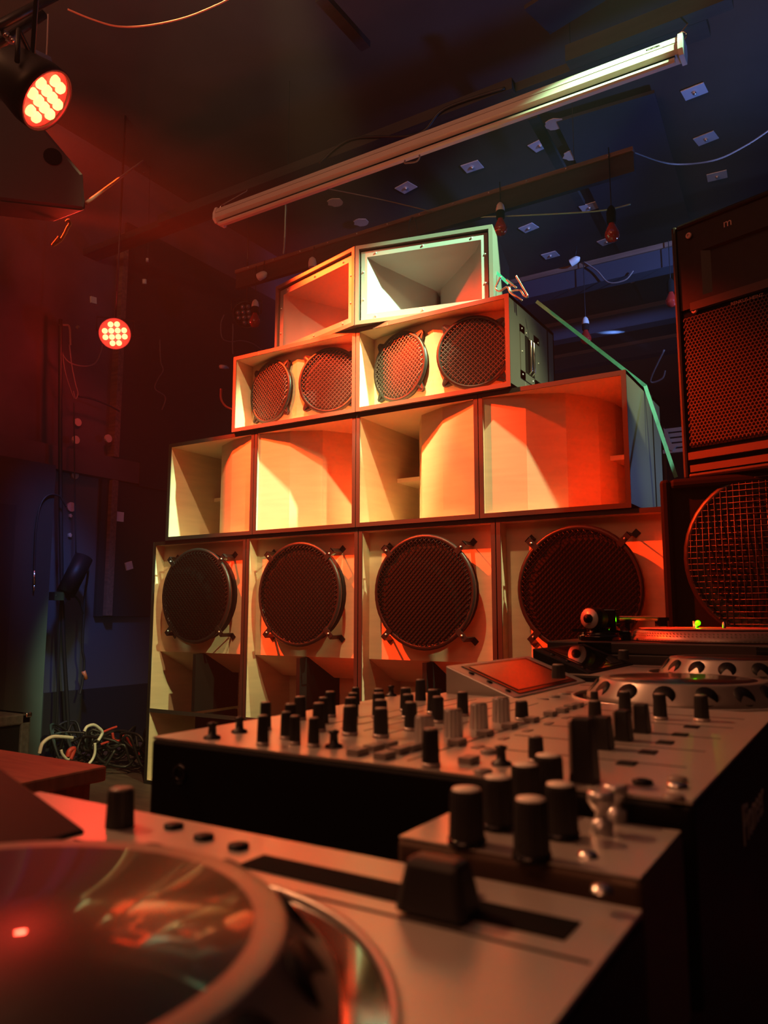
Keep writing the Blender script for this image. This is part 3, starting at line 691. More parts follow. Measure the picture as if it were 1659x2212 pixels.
# ------------------------------------------------------------------ LED stage lamps
def par(px, py, dist, facing, lab, lit, D=.17, roll=.15, pat=None):
    c = at_d(px, py, dist); f = Vector(facing).normalized()
    s = Vector((0, 0, 1)).cross(f).normalized(); u = f.cross(s)
    mx = frame(c, s, u, f) @ Matrix.Rotation(roll, 4, 'Z')
    t = thing('stage_lamp', lab, 'stage lamp', c, 0, 'round LED stage lamps')
    R = D/2
    obj('housing', MB().lathe([(R*.75, -.13), (R*.85, -.12), (R*1.12, -.03), (R*1.12, .006), (R*1.02, .006), (R*1.02, -.006)], 32, mx, cap1=False), 'black_metal', t, True)
    obj('lens_plate', MB().lathe([(R*1.02, -.005), (.001, -.005)], 32, mx, cap0=False, cap1=False), 'red_led_edge' if lit else 'black', t, True)
    g = R*.43
    for (i, j) in ((-.5, 1.5), (.5, 1.5), (-1.5, .5), (-.5, .5), (.5, .5), (1.5, .5), (-1.5, -.5), (-.5, -.5), (.5, -.5), (1.5, -.5), (-.5, -1.5), (.5, -1.5)):
        obj('led_lens', MB().lathe([(g*.46, -.004), (g*.42, .004), (g*.25, .009), (.001, .011)], 14, mx @ Matrix.Translation((i*g, j*g, 0)), cap0=False, cap1=False), 'red_led' if lit else 'glass_lens', t, True)
    obj('hanging_rod', MB().tube([c - f*.05 + Vector((0, 0, R*1.1)), Vector((c.x-f.x*.05, c.y-f.y*.05, ZC))], .006, 6), 'black_metal', t, True)
    yk = MB().tube([c + s*(-R*1.2) - f*.05, c + s*(-R*1.25) - f*.05 + Vector((0, 0, R*1.1)), c + s*(R*1.25) - f*.05 + Vector((0, 0, R*1.1)), c + s*(R*1.2) - f*.05], .006, 6)
    obj('yoke', yk, 'black_metal', t, True)
    return c, f
toC = lambda px, py, dist: (CAM - at_d(px, py, dist)).normalized()
c1, f1 = par(248, 721, 4.7, toC(248, 721, 4.7), 'glowing red LED stage lamp facing the camera at mid left', True, .16)
tc = toC(98, 216, 2.35); e1_ = (RGT - tc*RGT.dot(tc)).normalized(); e2_ = tc.cross(e1_)
c2, f2 = par(99, 215, 2.35, tc + (e1_*math.cos(math.radians(42)) - e2_*math.sin(math.radians(42)))*1.45, 'glowing red LED stage lamp seen obliquely, top left', True, .148)
par(532, 680, 5.3, toC(532, 680, 5.3) + Vector((0, 0, -.3)), 'unlit LED stage lamp with dark glass lenses left of the horn boxes', False, .16)
spot('stage_lamp_glow', c1+f1*.05, c1+f1, (1, .04, .02), 30, 130, 1, .06)
point('stage_lamp_spill', c1+f1*.10, (1, .04, .03), 6, .05)
point('stage_lamp_spill', c2+f2*.08, (1, .03, .02), 3.5, .05)
# dark hanging wedge cabinet top left
dh = Vector((math.sin(math.radians(35)), math.cos(math.radians(35)), 0)); nv = Vector((-dh.y, dh.x, 0))*-1  # normal towards camera side
P0 = at_d(187, 455, 2.75)
nrm = Vector((dh.y, -dh.x, 0))
if nrm.dot(CAM-P0) < 0: nrm = -nrm
def onp(px, py):
    d = ray(px, py); return CAM + d*((P0-CAM).dot(nrm)/d.dot(nrm))
t = thing('hanging_cabinet', 'dark slant-sided speaker cabinet hanging at the upper left corner', 'speaker', P0)
F = [onp(*q) for q in ((187, 455), (181, 376), (85, 262), (-60, 170), (-120, 420))]
n = len(F); BV = at_d(120, 480, 3.15) - P0; bk = [p_ + BV for p_ in F]
obj('cabinet', MB().add(F+bk, [tuple(range(n)), tuple(range(n, 2*n))[::-1]] + [(i, n+i, n+(i+1) % n, (i+1) % n) for i in range(n)]), mat('dark_satin_box', (.05, .04, .05), .35), t, True, bevel=.012)
hc = onp(114, 339) + nrm*.002
s_ = dh; mx = frame(hc, dh, Vector((0, 0, 1)), nrm)
obj('handle_hole', MB().lathe([(.027, 0), (.027, .002)], 24, mx), 'black', t, True)
L = MB()
for (a, b_, off) in (((95, 30), (-40, 120), 0), ((130, 5), (-40, 95), .04)):
    L.tube([onp(*a)+nrm*off, onp(*b_)+nrm*off], .014, 8)
single('lighting_pipe', L, 'black_metal', 'dark pipes crossing the top left corner', 'pipe')
# small clamps by the left edge
for (px, py, lab) in ((10, 88, 'small steel clamp on the pipe at the upper left edge'), (24, 100, 'small brass hook under the pipe at the upper left edge')):
    c = onp(px, py)+nrm*.03
    single('pipe_clamp', MB().box((-.012, -.008, -.01), (.012, .008, .01), Matrix.Translation(c) @ Matrix.Rotation(.6, 4, 'Y')).sphere(c+Vector((.01, 0, -.006)), .007, 8), 'steel', lab, 'clamp')
single('blue_flag', MB().add([onp(66, 56)-nrm*.1, onp(110, 78)-nrm*.1, onp(121, 120)-nrm*.1, onp(66, 56)-nrm*.104, onp(110, 78)-nrm*.104, onp(121, 120)-nrm*.104], [(0,1,2), (5,4,3), (0,3,4,1), (1,4,5,2), (2,5,3,0)]), mat('blue_sheet', (.09, .10, .2), .4), 'triangular dark blue sheet hanging behind the upper red lamp', 'sheet')
# ------------------------------------------------------------------ cords, ropes, cables
def cord(pts, r, mt, name, lab, cat='cable', n=8):
    return single(name, MB().tube(spline(pts, n), r, 6), mt, lab, cat)
D_ = lambda dist, pts: [at_d(x, y, dist) for x, y in pts]
cord(D_(3.0, [(146, 20), (200, 42), (255, 57), (320, 55), (400, 38), (470, 10), (500, -6)]), .0028, mat('orange_wire', (.75, .28, .16), .5), 'hanging_wire', 'thin wire sagging across the upper left of the picture')
RK = at_x(312, 345, XL+.03)
cord([at_d(187, 438, 2.76), at_d(187, 438, 2.76).lerp(RK, .5), RK], .006, 'rope', 'tie_rope', 'taut rope from the hanging cabinet to a knot on the dark wall', 'rope')
cord([at_x(a, b_, XL+.03) for a, b_ in [(308, 340), (316, 345), (313, 358), (309, 372), (317, 350), (325, 336)]], .010, 'rope', 'rope_knot', 'frayed knot at the upper end of the taut rope', 'rope')
cord(D_(3.3, [(104, 30), (102, 90), (99, 148)]), .003, 'cable_grey', 'safety_string', 'thin cord holding the upper red stage lamp', 'cord')
cord(D_(2.9, [(97, 262), (92, 275), (83, 283), (82, 295), (88, 297), (93, 284), (92, 272)]), .0025, 'rope', 'wire_loop', 'pale wire loop dangling below the upper red lamp', 'wire')
cord(D_(3.2, [(143, 480), (148, 476), (152, 483), (146, 492), (140, 505), (130, 520), (114, 530), (120, 522), (128, 512)]), .006, 'rope', 'rope_knot', 'pale frayed rope end under the hanging cabinet', 'rope')
g0 = at_y(614, 430, .46)
cord([Vector((g0.x, .34, 2.97)), g0] + [at_y(a, b_, .46) for a, b_ in [(616, 480), (614, 530), (612, 548)]], .0045, 'rope_green', 'tie_rope', 'pale green rope hanging between screen case and board', 'rope')
cord([at_y(705, 407, .05), at_y(820, 430, .25), at_y(936, 458, .44)], .003, 'cable_grey', 'stay_wire', 'thin straight wire from the screen case down to the hanging board', 'wire')
cord([at_y(998, 470, .46), at_y(1120, 466, .46), at_y(1290, 456, .46), at_y(1362, 441, .46)], .0035, 'rope_green', 'stay_wire', 'thin wire strung horizontally behind the two large red bulbs', 'wire')
cord([at_y(1362, 326, .47), at_d(1450, 354, 4.0), at_d(1540, 347, 4.0), at_d(1610, 315, 4.0), at_d(1670, 275, 4.0)], .004, 'cable_grey', 'hanging_cable', 'grey cable sagging from the board end to the right edge of the picture')
cord([at_y(1262, 566, 1.48), at_y(1290, 585, 1.48), at_y(1315, 610, 1.48), at_y(1350, 605, 1.48), at_y(1368, 585, 1.48)], .004, 'cable_grey', 'hanging_cable', 'short pale curved cable below the blue-lit beam')
cord([at_d(1005+232, 790, 5.5)+Vector((.6, 0, 0)), at_d(1405, 822, 5.5), at_d(1430, 818, 5.5), at_d(1437, 800, 5.5)], .006, 'cable_grey', 'cable_hoop', 'curved pale cable hoop in the dark gap above the strapped cabinet')
cord([at_y(a, b_, .25) for a, b_ in [(882, 520), (884, 480), (893, 470), (900, 490), (902, 520)]], .003, 'cable', 'cable_hoop', 'short black cable loop rising behind the right horn box')
cord([at_y(a, b_, .19) for a, b_ in ((690, 352), (760, 300), (900, 290), (960, 235), (1090, 190))], .006, 'cable', 'screen_cable', 'black cable looping along the plank above the screen case')
# left wall cables
X1 = XL+.12
Lx = lambda pts, x=X1: [at_x(a, b_, x) for a, b_ in pts]
cord(Lx([(131, 690), (130, 900), (131, 1100), (134, 1290), (138, 1400), (147, 1560), (148, 1620)]), .011, 'cable', 'cable_bundle', 'thick black cable bundle hanging down the left wall')
cord(Lx([(135, 1230), (131, 1300), (126, 1420), (124, 1520), (118, 1640)]), .006, 'cable', 'hanging_cable', 'black cable hanging just left of the thick bundle')
cord(Lx([(160, 870), (161, 1000), (162, 1100), (164, 1195)]), .004, 'cable', 'hanging_cable', 'thin black cable running down past the pale discs')
cord(Lx([(187, 1205), (190, 1235), (183, 1290), (181, 1330), (178, 1400), (182, 1430), (178, 1475), (172, 1500)]), .0065, 'cable', 'hanging_cable', 'black cable looping down from the black lamp tube')
cord(Lx([(146, 1284), (160, 1287), (172, 1300), (181, 1325)]), .0065, 'cable', 'hanging_cable', 'short curved black cable under the black lamp tube')
t = thing('jack_cable', 'black cable with a metal jack plug hanging in an arc at the far left', 'cable', at_x(73, 1280, X1+.05))
cv = Lx([(143, 1095), (128, 1072), (105, 1070), (88, 1090), (78, 1140), (75, 1200), (74, 1235)], X1+.05)
obj('cable', MB().tube(spline(cv, 8), .005, 6), 'cable', t, True)
obj('plug', MB().tube([at_x(74, 1233, X1+.05), at_x(74, 1262, X1+.05)], [.005, .008], 10).tube([at_x(74, 1262, X1+.05), at_x(73, 1278, X1+.05)], .004, 8), 'steel', t, True)
c = at_x(183, 1460, X1)
single('cable_plug', MB().tube([at_x(180, 1450, X1), at_x(186, 1467, X1)], .012, 8), 'orange', 'small orange plug at the end of the looping black cable', 'plug')
t = thing('lamp_tube', 'black tubular lamp clamped at a slant to the hanging cable bundle', 'stage lamp', at_x(165, 1240, X1+.05))
a, b_ = at_x(142, 1282, X1+.05), at_x(181, 1204, X1+.05)
obj('tube', MB().tube([a, b_], .052, 14), 'gear_black', t, True)
obj('clamp', MB().box((-.02, -.05, -.025), (.03, .05, .02), Matrix.Translation(at_x(128, 1287, X1+.04))).sphere(at_x(119, 1287, X1+.06), .012, 8), 'black_metal', t, True)
t = thing('cable_loop', 'thin cable looping from the wall hook to the glowing lamp', 'cable', at_x(165, 780, X1))
obj('loop', MB().tube(spline(Lx([(131, 735), (134, 762), (150, 783), (180, 791), (205, 785), (218, 760), (221, 745)]), 8), .004, 6), 'cable_grey', t, True)
obj('hook', MB().tube(spline(Lx([(128, 703), (140, 702), (150, 707), (152, 745)]), 5), .006, 6).sphere(at_x(168, 707, X1), .012, 8), 'rope', t, True)
cord(Lx([(150, 745), (155, 790), (163, 830), (168, 850), (163, 862), (158, 845)]), .004, 'cable_grey', 'wall_string', 'thin knotted cord hanging below the wall hook', 'cord')
cord(Lx([(135, 765), (140, 800), (150, 835), (160, 862)]), .003, 'cable_grey', 'wall_string', 'second thin cord joining the knot below the wall hook', 'cord')
cord(Lx([(345, 733), (347, 780), (352, 800), (340, 820), (335, 840), (357, 858), (350, 885)]), .004, 'cable_grey', 'wall_string', 'wavy thin cord hanging on the black wall right of the glowing lamp', 'cord')
cord(Lx([(170, 856), (200, 862), (235, 876), (258, 888)]), .006, 'cable', 'hanging_cable', 'dark cable bridging from the knot to the foil diamond')
cord(Lx([(484, 680), (477, 700), (480, 730), (498, 738), (520, 736), (545, 742), (565, 755)]), .004, 'cable_grey', 'wall_string', 'tangled thin cord left of the red horn box', 'cord')
cord(Lx([(503, 700), (503, 720), (502, 745), (503, 765)]), .004, 'cable_grey', 'wall_string', 'short vertical cord just above the left twin-driver cabinet', 'cord')
cord([at_y(a, b_, .2) for a, b_ in [(478, 840), (478, 862), (488, 878), (506, 886)]], .006, 'cable_red', 'red_cable', 'red cable sagging left of the twin-driver cabinet')
t = thing('wall_plug', 'small white plug sticking out left of the twin-driver cabinet', 'plug', at_x(482, 792, -1.7))
obj('plug', MB().tube([at_x(476, 792, -1.7), at_x(488, 793, -1.7)], .013, 8).tube([at_x(488, 793, -1.7), at_x(494, 795, -1.7)], [.01, .004], 8), 'white_plastic', t, True)
for (px, py) in ((318, 573),):
    t = thing('cord_toggle', 'two tiny white toggles hanging on a thin cord high on the left', 'toggle', at_x(316, 580, X1))
    obj('cord', MB().tube([Vector((X1, at_x(318, 500, X1).y, ZC)), at_x(318, 612, X1)], .002, 5), 'cable', t, True)
    obj('toggle', MB().tube([at_x(318, 558, X1), at_x(318, 566, X1)], .009, 8), 'white_plastic', t, True)
    obj('toggle', MB().tube([at_x(312, 604, X1), at_x(312, 613, X1)], .014, 8), 'white_plastic', t, True)
# floor things at the left
t = thing('floor_amplifier', 'grey vinyl box with metal corner standing at the lower left edge', 'amplifier', at_x(30, 1600, -1.7))
pc = at_x(68, 1540, -1.75); X0, Y1, Z1a = pc.x, pc.y, pc.z
def bxw(a, b_): return MB().box(a, b_)
obj('case', bxw((X0-.4, Y1-.6, Z1a-.05), (X0, Y1, Z1a)).box((X0-.4, Y1-.05, 0), (X0, Y1, Z1a)).box((X0-.4, Y1-.6, 0), (X0, Y1-.56, Z1a)).box((X0-.4, Y1-.6, 0), (X0-.02, Y1, Z1a-.03)), 'amp', t, True, bevel=.008)
obj('front_cloth', bxw((X0-.02, Y1-.57, .03), (X0-.012, Y1-.045, Z1a-.045)), 'black', t, True)
obj('corner_cap', bxw((X0-.03, Y1-.03, Z1a-.02), (X0+.004, Y1+.004, Z1a+.004)), 'steel', t, True, bevel=.006)
# cable pile
pile = at_z(210, 1650, .03)
random.seed(4)
def squiggle(cx, cy, R, turns, h, seed):
    rr = random.Random(seed); pts = []; n = int(turns*8)
    for i in range(n):
        a = 2*PI*i/8+rr.uniform(-.3, .3); q = R*rr.uniform(.5, 1.1)
        pts.append((cx+q*math.cos(a), cy+q*math.sin(a), .02+h*rr.random()*.9))
    return pts
cx, cy = pile.x, pile.y+.15
mb = MB()
for i in range(7):
    mb.tube(spline(squiggle(cx+.10*(i-3)*1.2, cy+.10*random.uniform(-1, 1)-.1*(i-3)*0, .15, 3, .2, 10+i), 5), .007, 6)
single('cable_tangle', mb, 'cable', 'tangle of black cables heaped on the floor at the foot of the left wall', 'cables', kind='stuff')
Xp = -1.55
def gp(pts, x=Xp): return [at_x(a, b_, x) for a, b_ in pts]
cord(gp([(85, 1628), (92, 1606), (112, 1592), (140, 1592), (157, 1594)]), .009, 'cable_white', 'white_cable', 'white cable arching out of the tangle at its left end')
cord(gp([(182, 1580), (188, 1570), (202, 1566), (214, 1573), (221, 1583), (212, 1600)]), .008, 'cable_white', 'white_cable', 'white cable hoop standing on top of the tangle')
cord(gp([(205, 1605), (205, 1625), (200, 1640), (192, 1650)]), .007, 'cable_white', 'white_cable', 'thin pale cable curving down the right of the tangle')
cord(gp([(132, 1620), (135, 1630), (145, 1640), (150, 1638)]), .007, 'cable_white', 'white_cable', 'short pale cable low in the tangle beside the bench')
cord(gp([(221, 1582), (240, 1574), (252, 1570)]), .006, 'cable_red', 'red_cable', 'short red cable at the top of the tangle')
cord(gp([(243, 1583), (246, 1598), (258, 1600), (270, 1590), (285, 1615), (300, 1630), (296, 1638)]), .007, 'cable_red', 'red_cable', 'red cable trailing from the tangle to the bass cabinet')
cord(gp([(146, 1635), (150, 1622), (160, 1618), (152, 1640)]), .012, 'cable_red', 'red_cable', 'bright red cable end in the middle of the tangle')
cord(gp([(218, 1608), (232, 1603), (242, 1600)]), .006, 'cable_red', 'red_cable', 'short red cable lead low on the right of the tangle')
# bench at lower left
t = thing('bench', 'plywood bench top glowing red at the lower left', 'bench', (-.2, -1.68, 0))
obj('bench_top', MB().box((-.9, -1.785, .472), (.497, -1.585, .5)), 'bench', t, True, bevel=.004)
for (x, y) in ((-.8, -1.77), (.42, -1.77), (-.8, -1.65), (.42, -1.65)):
    obj('leg', MB().box((x, y, 0), (x+.05, y+.05, .47)), 'bench', t, True)
single('floor_board', MB().box((-.6, -1.2, 0), (1.0, -.62, .03)), 'bench', 'loose plywood sheet lying on the floor in front of the bass cabinets', 'board')
# ------------------------------------------------------------------ dj desk
t = thing('dj_desk', 'black desk carrying the decks and mixer', 'desk', (1.4, -1.7, 0))
obj('desk_top', MB().box((1.14, -2.8, .545), (1.635, -.5, .573)), 'gear_black', t, True)
for (x, y) in ((1.16, -2.75), (1.58, -2.75), (1.16, -.58), (1.58, -.58)):
    obj('leg', MB().box((x, y, 0), (x+.045, y+.045, .545)), 'black_metal', t, True)
obj('front_panel', MB().box((1.625, -2.8, .2), (1.634, -.5, .545)), 'gear_black', t, True)
def ribbed(r0, r1, h, seg=26, amp=.05, taper_top=.9):
    vs = []; 
    prof = [(r0, 0), (r0, h*.03), (r1*1.0, h*.94), (r1*.93, h)]
    fs = []
    for (r, z) in prof:
        for k in range(seg*2):
            q = r*(1-amp*(k % 2)); vs.append((q*math.cos(PI*k/seg), q*math.sin(PI*k/seg), z))
    N = seg*2
    for i in range(3):
        for k in range(N): fs.append((i*N+k, i*N+(k+1) % N, (i+1)*N+(k+1) % N, (i+1)*N+k))
    fs.append(tuple(range(3*N, 4*N)))
    return MB().add(vs, fs)
def knob(parent, px, ptop, pbase, hw, z, body='knob', cap='knob_top', ring=None, name='knob', cone=.88, pointer=True):
    """a control knob standing on the panel height z; size follows the radius hw (photo px) at its own distance"""
    g = at_z(px, pbase, z); d = (g-CAM).dot(FWD); r = hw/FPX*d
    hd = Vector((FWD.x, FWD.y, 0)).normalized(); c = g + hd*r
    h = max(.006, hz(px, ptop, c) - z)
    off = Matrix.Translation(c)
    kb = xf(ribbed(r, r*cone, h) if body != 'chrome_knob' else ribbed(r, r*cone, h, 13, .13), off)
    o = obj(name, kb, body, parent, True)
    def sub(nm, mb, mt):
        w0 = world_of(o).translation; mb.v = [v - w0 for v in mb.v]; return obj(nm, mb, mt, o)
    sub('cap', MB().lathe([(r*cone*.86, h), (r*cone*.84, h+.0008), (.0001, h+.0008)], 24, off, cap0=False, cap1=False), cap)
    if ring: sub('ring', MB().lathe([(r*1.08, .0005), (r*1.08, h*.12), (r*.9, h*.12)], 24, off, cap0=False, cap1=False), ring)
    return o, c, r, h
# --- main mixer
MZ = .681
t = thing('dj_mixer', 'large black and bronze mixer covered in knobs, centre of the desk', 'mixer', (1.43, -1.9, .573))
X0m, X1m, Y0m, Y1m = 1.220, 1.642, -2.127, -1.685
obj('body', MB().box((X0m, Y0m, .574), (X1m, Y1m, MZ-.002)), 'gear_black', t, True, bevel=.003)
obj('top_panel', MB().box((X0m+.001, Y0m+.001, MZ-.002), (X1m-.001, Y1m-.001, MZ)), 'silver', t, True)
mb = MB()
for x in (1.300, 1.325, 1.350, 1.376, 1.402): mb.box((x, Y0m+.12, MZ), (x+.0008, Y1m-.04, MZ+.0003))
mb.box((1.452, Y0m+.02, MZ), (1.4532, Y1m-.02, MZ+.0004))
for y in (-2.03, -1.96, -1.89, -1.82, -1.75): mb.box((1.47, y, MZ), (1.62, y+.001, MZ+.0003))
obj('panel_lines', mb, 'gear_black', t, True)
for c in ((X0m+.035, .655), (1.41, .60)):
    obj('side_screw', MB().lathe([(.0075, 0), (.0075, .0015), (.004, .0015), (.004, .0006)], 18, YAX((c[0], Y0m, c[1]))), 'gloss', t, True)
K = [(571,1518,1578,13),(565,1547,1612,13),(625,1522,1595,14),(646,1506,1556,14),(616,1539,1598,13),(635,1548,1610,13),(676,1552,1615,13),(687,1520,1582,15),(712,1495,1550,13),(697,1508,1563,12),
     (755,1526,1590,17),(757,1508,1563,15),(762,1498,1548,12),(768,1486,1522,9),(823,1531,1595,17),(822,1513,1573,16),(818,1498,1553,15),(818,1489,1532,12),
     (877,1487,1538,13),(882,1501,1553,14),(888,1518,1580,15),(909,1469,1514,12),(936,1491,1543,13),(947,1506,1563,14),(1001,1496,1548,13),(1130,1515,1556,15),
     (1290,1515,1563,15),(1355,1495,1547,14),(1432,1500,1556,15),(1523,1503,1560,16),(1287,1494,1522,9),(1162,1592,1648,18),(932,1576,1660,20),(1258,1588,1600,8)]
for i, k in enumerate(K[:-1]):
    knob(t, *k, MZ, 'knob', 'knob_top', 'knob_ring' if k[3] >= 13 else None)
for k in ((918,1547,1610,23),(981,1533,1594,22),(1037,1520,1577,21),(1086,1508,1562,20)):
    knob(t, *k, MZ, 'chrome_knob', 'knob_top', None, 'selector_knob', .92)
def onpanel(px, py, sx, sy, h, mt, name, par=t, z=MZ, bev=.0006):
    c = at_z(px, py, z); return obj(name, MB().box((c.x-sx/2, c.y-sy/2, z), (c.x+sx/2, c.y+sy/2, z+h)), mt, par, True, bevel=bev)
for (px, py) in ((773,1630),(807,1621),(831,1638),(862,1627),(838,1614),(890,1620),(988,1609),(1013,1648),(1048,1589),(1101,1573),(1149,1559),(1189,1546),(1215,1538),(1232,1531),(1248,1527)):
    onpanel(px, py, .010, .015, .0045, 'button', 'button')
for (px, py) in ((1088,1596),(1140,1579),(1186,1563),(1223,1551),(1032,1614),(1036,1560)):
    onpanel(px, py, .006, .013, .0008, 'silver_dark', 'indicator')
for (px, py) in ((1354,1650),(1400,1626),(1437,1605),(1469,1588),(1494,1571)):
    onpanel(px, py, .012, .014, .0012, 'gear_black', 'square_button')
for (px, py, mt) in ((1388,1693,'gear_black'),(1463,1701,'steel'),(1455,1727,'button'),(1463,1687,'button'),(1055,1627,'button'),(1043,1670,'button')):
    c = at_z(px, py, MZ); obj('round_button', MB().lathe([(.006, 0), (.006, .002), (.003, .003), (.001, .003)], 18, Matrix.Translation(c)), mt, t, True)
for (px, py) in ((517,1582),(458,1595),(721,1614),(1083,1652),(845,1503),(946,1512)):
    c = at_z(px, py, MZ)
    obj('toggle', MB().lathe([(.007, 0), (.0065, .002), (.0035, .003), (.003, .009), (.0045, .012), (.001, .013)], 16, Matrix.Translation(c)), 'knob', t, True)
for (px, py) in ((1303,1618),(1346,1600),(1386,1583),(1262,1690)):
    big = px == 1262
    c = at_z(px, py, MZ); w_ = .013 if not big else .015; hgt = .024 if not big else .038
    f = obj('fader', MB().add([(c.x-w_/2, c.y-.006, MZ), (c.x+w_/2, c.y-.006, MZ), (c.x+w_/2, c.y+.010, MZ), (c.x-w_/2, c.y+.010, MZ), (c.x-w_*.38, c.y-.004, MZ+hgt), (c.x+w_*.38, c.y-.004, MZ+hgt), (c.x+w_*.38, c.y+.008, MZ+hgt), (c.x-w_*.38, c.y+.008, MZ+hgt)],
                        [(0,3,2,1), (4,5,6,7), (0,1,5,4), (1,2,6,5), (2,3,7,6), (3,0,4,7)]), 'knob', t, True, bevel=.001)
    ws = world_of(f).translation
    q = MB().box((c.x-w_*.44, c.y-.0068, MZ+hgt*.15), (c.x-w_*.34, c.y-.0045, MZ+hgt*.95)); q.v = [v-ws for v in q.v]
    obj('pointer', q, 'knob_top', f)
tx = xf(text('Pioneer', .040, .0004), frame((X1m+.0003, -1.958, .617), (0, 1, 0), (0, 0, 1), (1, 0, 0))); obj('lettering', tx, 'white_plastic', t, True)
# --- media players
def player(y0, zb, zt, lab, screen_mat, bezel, x0=1.236, x1=1.642, Wd=.318, jz=.023, jc=None, jr=.103, top='silver', knobpx=None, flat=False, body_bottom=None):
    t = thing('media_player', lab, 'media player', ((x0+x1)/2, y0+Wd/2, zb), 0, 'disc-less media players on the desk')
    y1 = y0+Wd
    obj('body', MB().box((x0, y0, zb), (x1, y1, zt-.002)), 'gear_black', t, True, bevel=.003)
    obj('top_panel', MB().box((x0+.001, y0+.001, zt-.002), (x1-.001, y1-.001, zt)), top, t, True)
    jx, jy = jc
    o = Matrix.Translation((jx, jy, zt))
    obj('jog_recess', MB().lathe([(jr+.036, .0), (jr+.036, .0025), (jr+.033, .0025), (jr+.033, .0008)], 72, o, cap0=False, cap1=False), 'silver', t, True)
    obj('jog_well', MB().lathe([(jr+.033, .0006), (.01, .0006)], 64, o, cap0=False, cap1=False), 'gloss', t, True)
    jw = obj('jog_wheel', MB().lathe([(jr+.018, .001), (jr+.017, .006), (jr+.002, jz-.004), (jr+.001, jz-.001), (jr-.0005, jz), (jr-.010, jz)], 96, o, cap0=False, cap1=False), 'silver_dark', t, True)
    ws = world_of(jw).translation
    q = MB().lathe([(jr-.0095, jz-.0004), (jr-.010, jz+.0002), (.001, jz+.0002)], 96, o, cap0=False, cap1=False); q.v = [v-ws for v in q.v]; obj('disc', q, 'platter_top', jw)
    for k in range(15):
        a = 2*PI*(k+.3)/15; rr = jr+.010
        n_ = Vector((math.cos(a), math.sin(a), .75)).normalized(); s_1 = Vector((-math.sin(a), math.cos(a), 0))
        q = MB().lathe([(.0125, -.004), (.0125, .0006), (.001, -.0003)], 18, frame(Vector((jx+rr*math.cos(a), jy+rr*math.sin(a), zt+jz*.53)), s_1, n_.cross(s_1), n_), cap1=False)
        q.v = [v-ws for v in q.v]; obj('finger_dimple', q, 'gear_black', jw)
    # tilted display at the rear
    xs0, xs1, zr = (x0+.018, x0+.112, zt+.038) if not flat else (x0-.005, FC.x, zt+.038)
    wedge = MB().prism([(xs0, zt-.001), (xs1, zt-.001), (xs1, zt+.002), (xs0, zr)], y0+.006, (y1-.008) if not flat else FC.y, 'y', None)
    # prism 'y' maps (x, z)
    dsp = obj('display_housing', wedge, bezel, t, True, bevel=.002)
    ws = world_of(dsp).translation
    sl = (zr-(zt+.002))/(xs1-xs0)
    u = Vector((xs1-xs0, 0, -(zr-zt-.002))).normalized(); nn = Vector((-u.z, 0, u.x)); L = math.hypot(xs1-xs0, zr-zt-.002)
    mx = frame((xs0, y0+.006, zr), u, Vector((0, 1, 0)), nn)
    Ws = Wd-(.07 if flat else 0); q = MB().box((L*.08, .030, 0), (L*.95, Ws-.045, .0012), mx); q.v = [v-ws for v in q.v]; obj('bezel_frame', q, 'gloss', dsp)
    q = MB().box((L*.14, .042, .001), (L*.88, Ws-.060, .002), mx); q.v = [v-ws for v in q.v]; obj('screen', q, screen_mat, dsp)
    for k in range(3):
        q = MB().lathe([(.004, 0), (.004, .0015), (.001, .002)], 14, mx @ Matrix.Translation((L*(.30+.27*k), .018, 0))); q.v = [v-ws for v in q.v]; obj('display_button', q, 'gear_black', dsp)
    if knobpx: knob(t, *knobpx, 'knob', 'knob_top', None, 'browse_knob', .9)
    # slider strip
    obj('tempo_slot', MB().box((x0+.225, y1-.048, zt), (x1-.018, y1-.028, zt+.0006)), 'black', t, True)
    obj('panel_line', MB().box((x0+.12, y1-.062, zt), (x1-.004, y1-.0605, zt+.0004)), 'gear_black', t, True)
    return t
MP = mat('polished_pale_panel', (.62, .5, .42), .12, .9)
FC = at_z(185, 1792, .662)
t1 = player(-2.556, .574, .660, 'nearest media player with glossy jog wheel reflecting red lamps', 'screen_glass', 'gear_black', jc=(1.483, -2.440), knobpx=(248, 1706, 1794, 31, .660), flat=True)
c = at_z(945, 1975, .660)
f = obj('tempo_fader', MB().add([(c.x-.016, c.y-.010, .6606), (c.x+.016, c.y-.010, .6606), (c.x+.016, c.y+.012, .6606), (c.x-.016, c.y+.012, .6606), (c.x-.012, c.y-.006, .682), (c.x+.012, c.y-.006, .682), (c.x+.012, c.y+.008, .682), (c.x-.012, c.y+.008, .682)],
                        [(0,3,2,1), (4,5,6,7), (0,1,5,4), (1,2,6,5), (2,3,7,6), (3,0,4,7)]), 'knob', t1, True, bevel=.003)
for (px, py) in ((375, 1788), (440, 1812), (515, 1832)):
    c = at_z(px, py, .660); obj('round_button', MB().lathe([(.0055, 0), (.0055, .002), (.002, .0025)], 18, Matrix.Translation(c)), 'gear_black', t1, True)
t2 = player(-1.672, .574, .677, 'middle media player beyond the mixer with pale tilted display', MP, 'silver', jc=(1.523, -1.547), jr=.0975, jz=.025, Wd=.305, knobpx=(1210, 1436, 1466, 15, .695))
for (px, py) in ((1172,1512),(1196,1506),(1219,1500)):
    c = at_z(px, py, .677); obj('round_button', MB().lathe([(.008, 0), (.008, .0015), (.002, .002)], 20, Matrix.Translation(c)), 'button', t2, True)
t3 = player(-1.362, .574, .688, 'farther black media player with dark display below the turntable', 'screen_glass', 'gear_black', jc=(1.545, -1.234), jr=.0975, jz=.026, Wd=.285, knobpx=(1351, 1405, 1425, 12, .712))
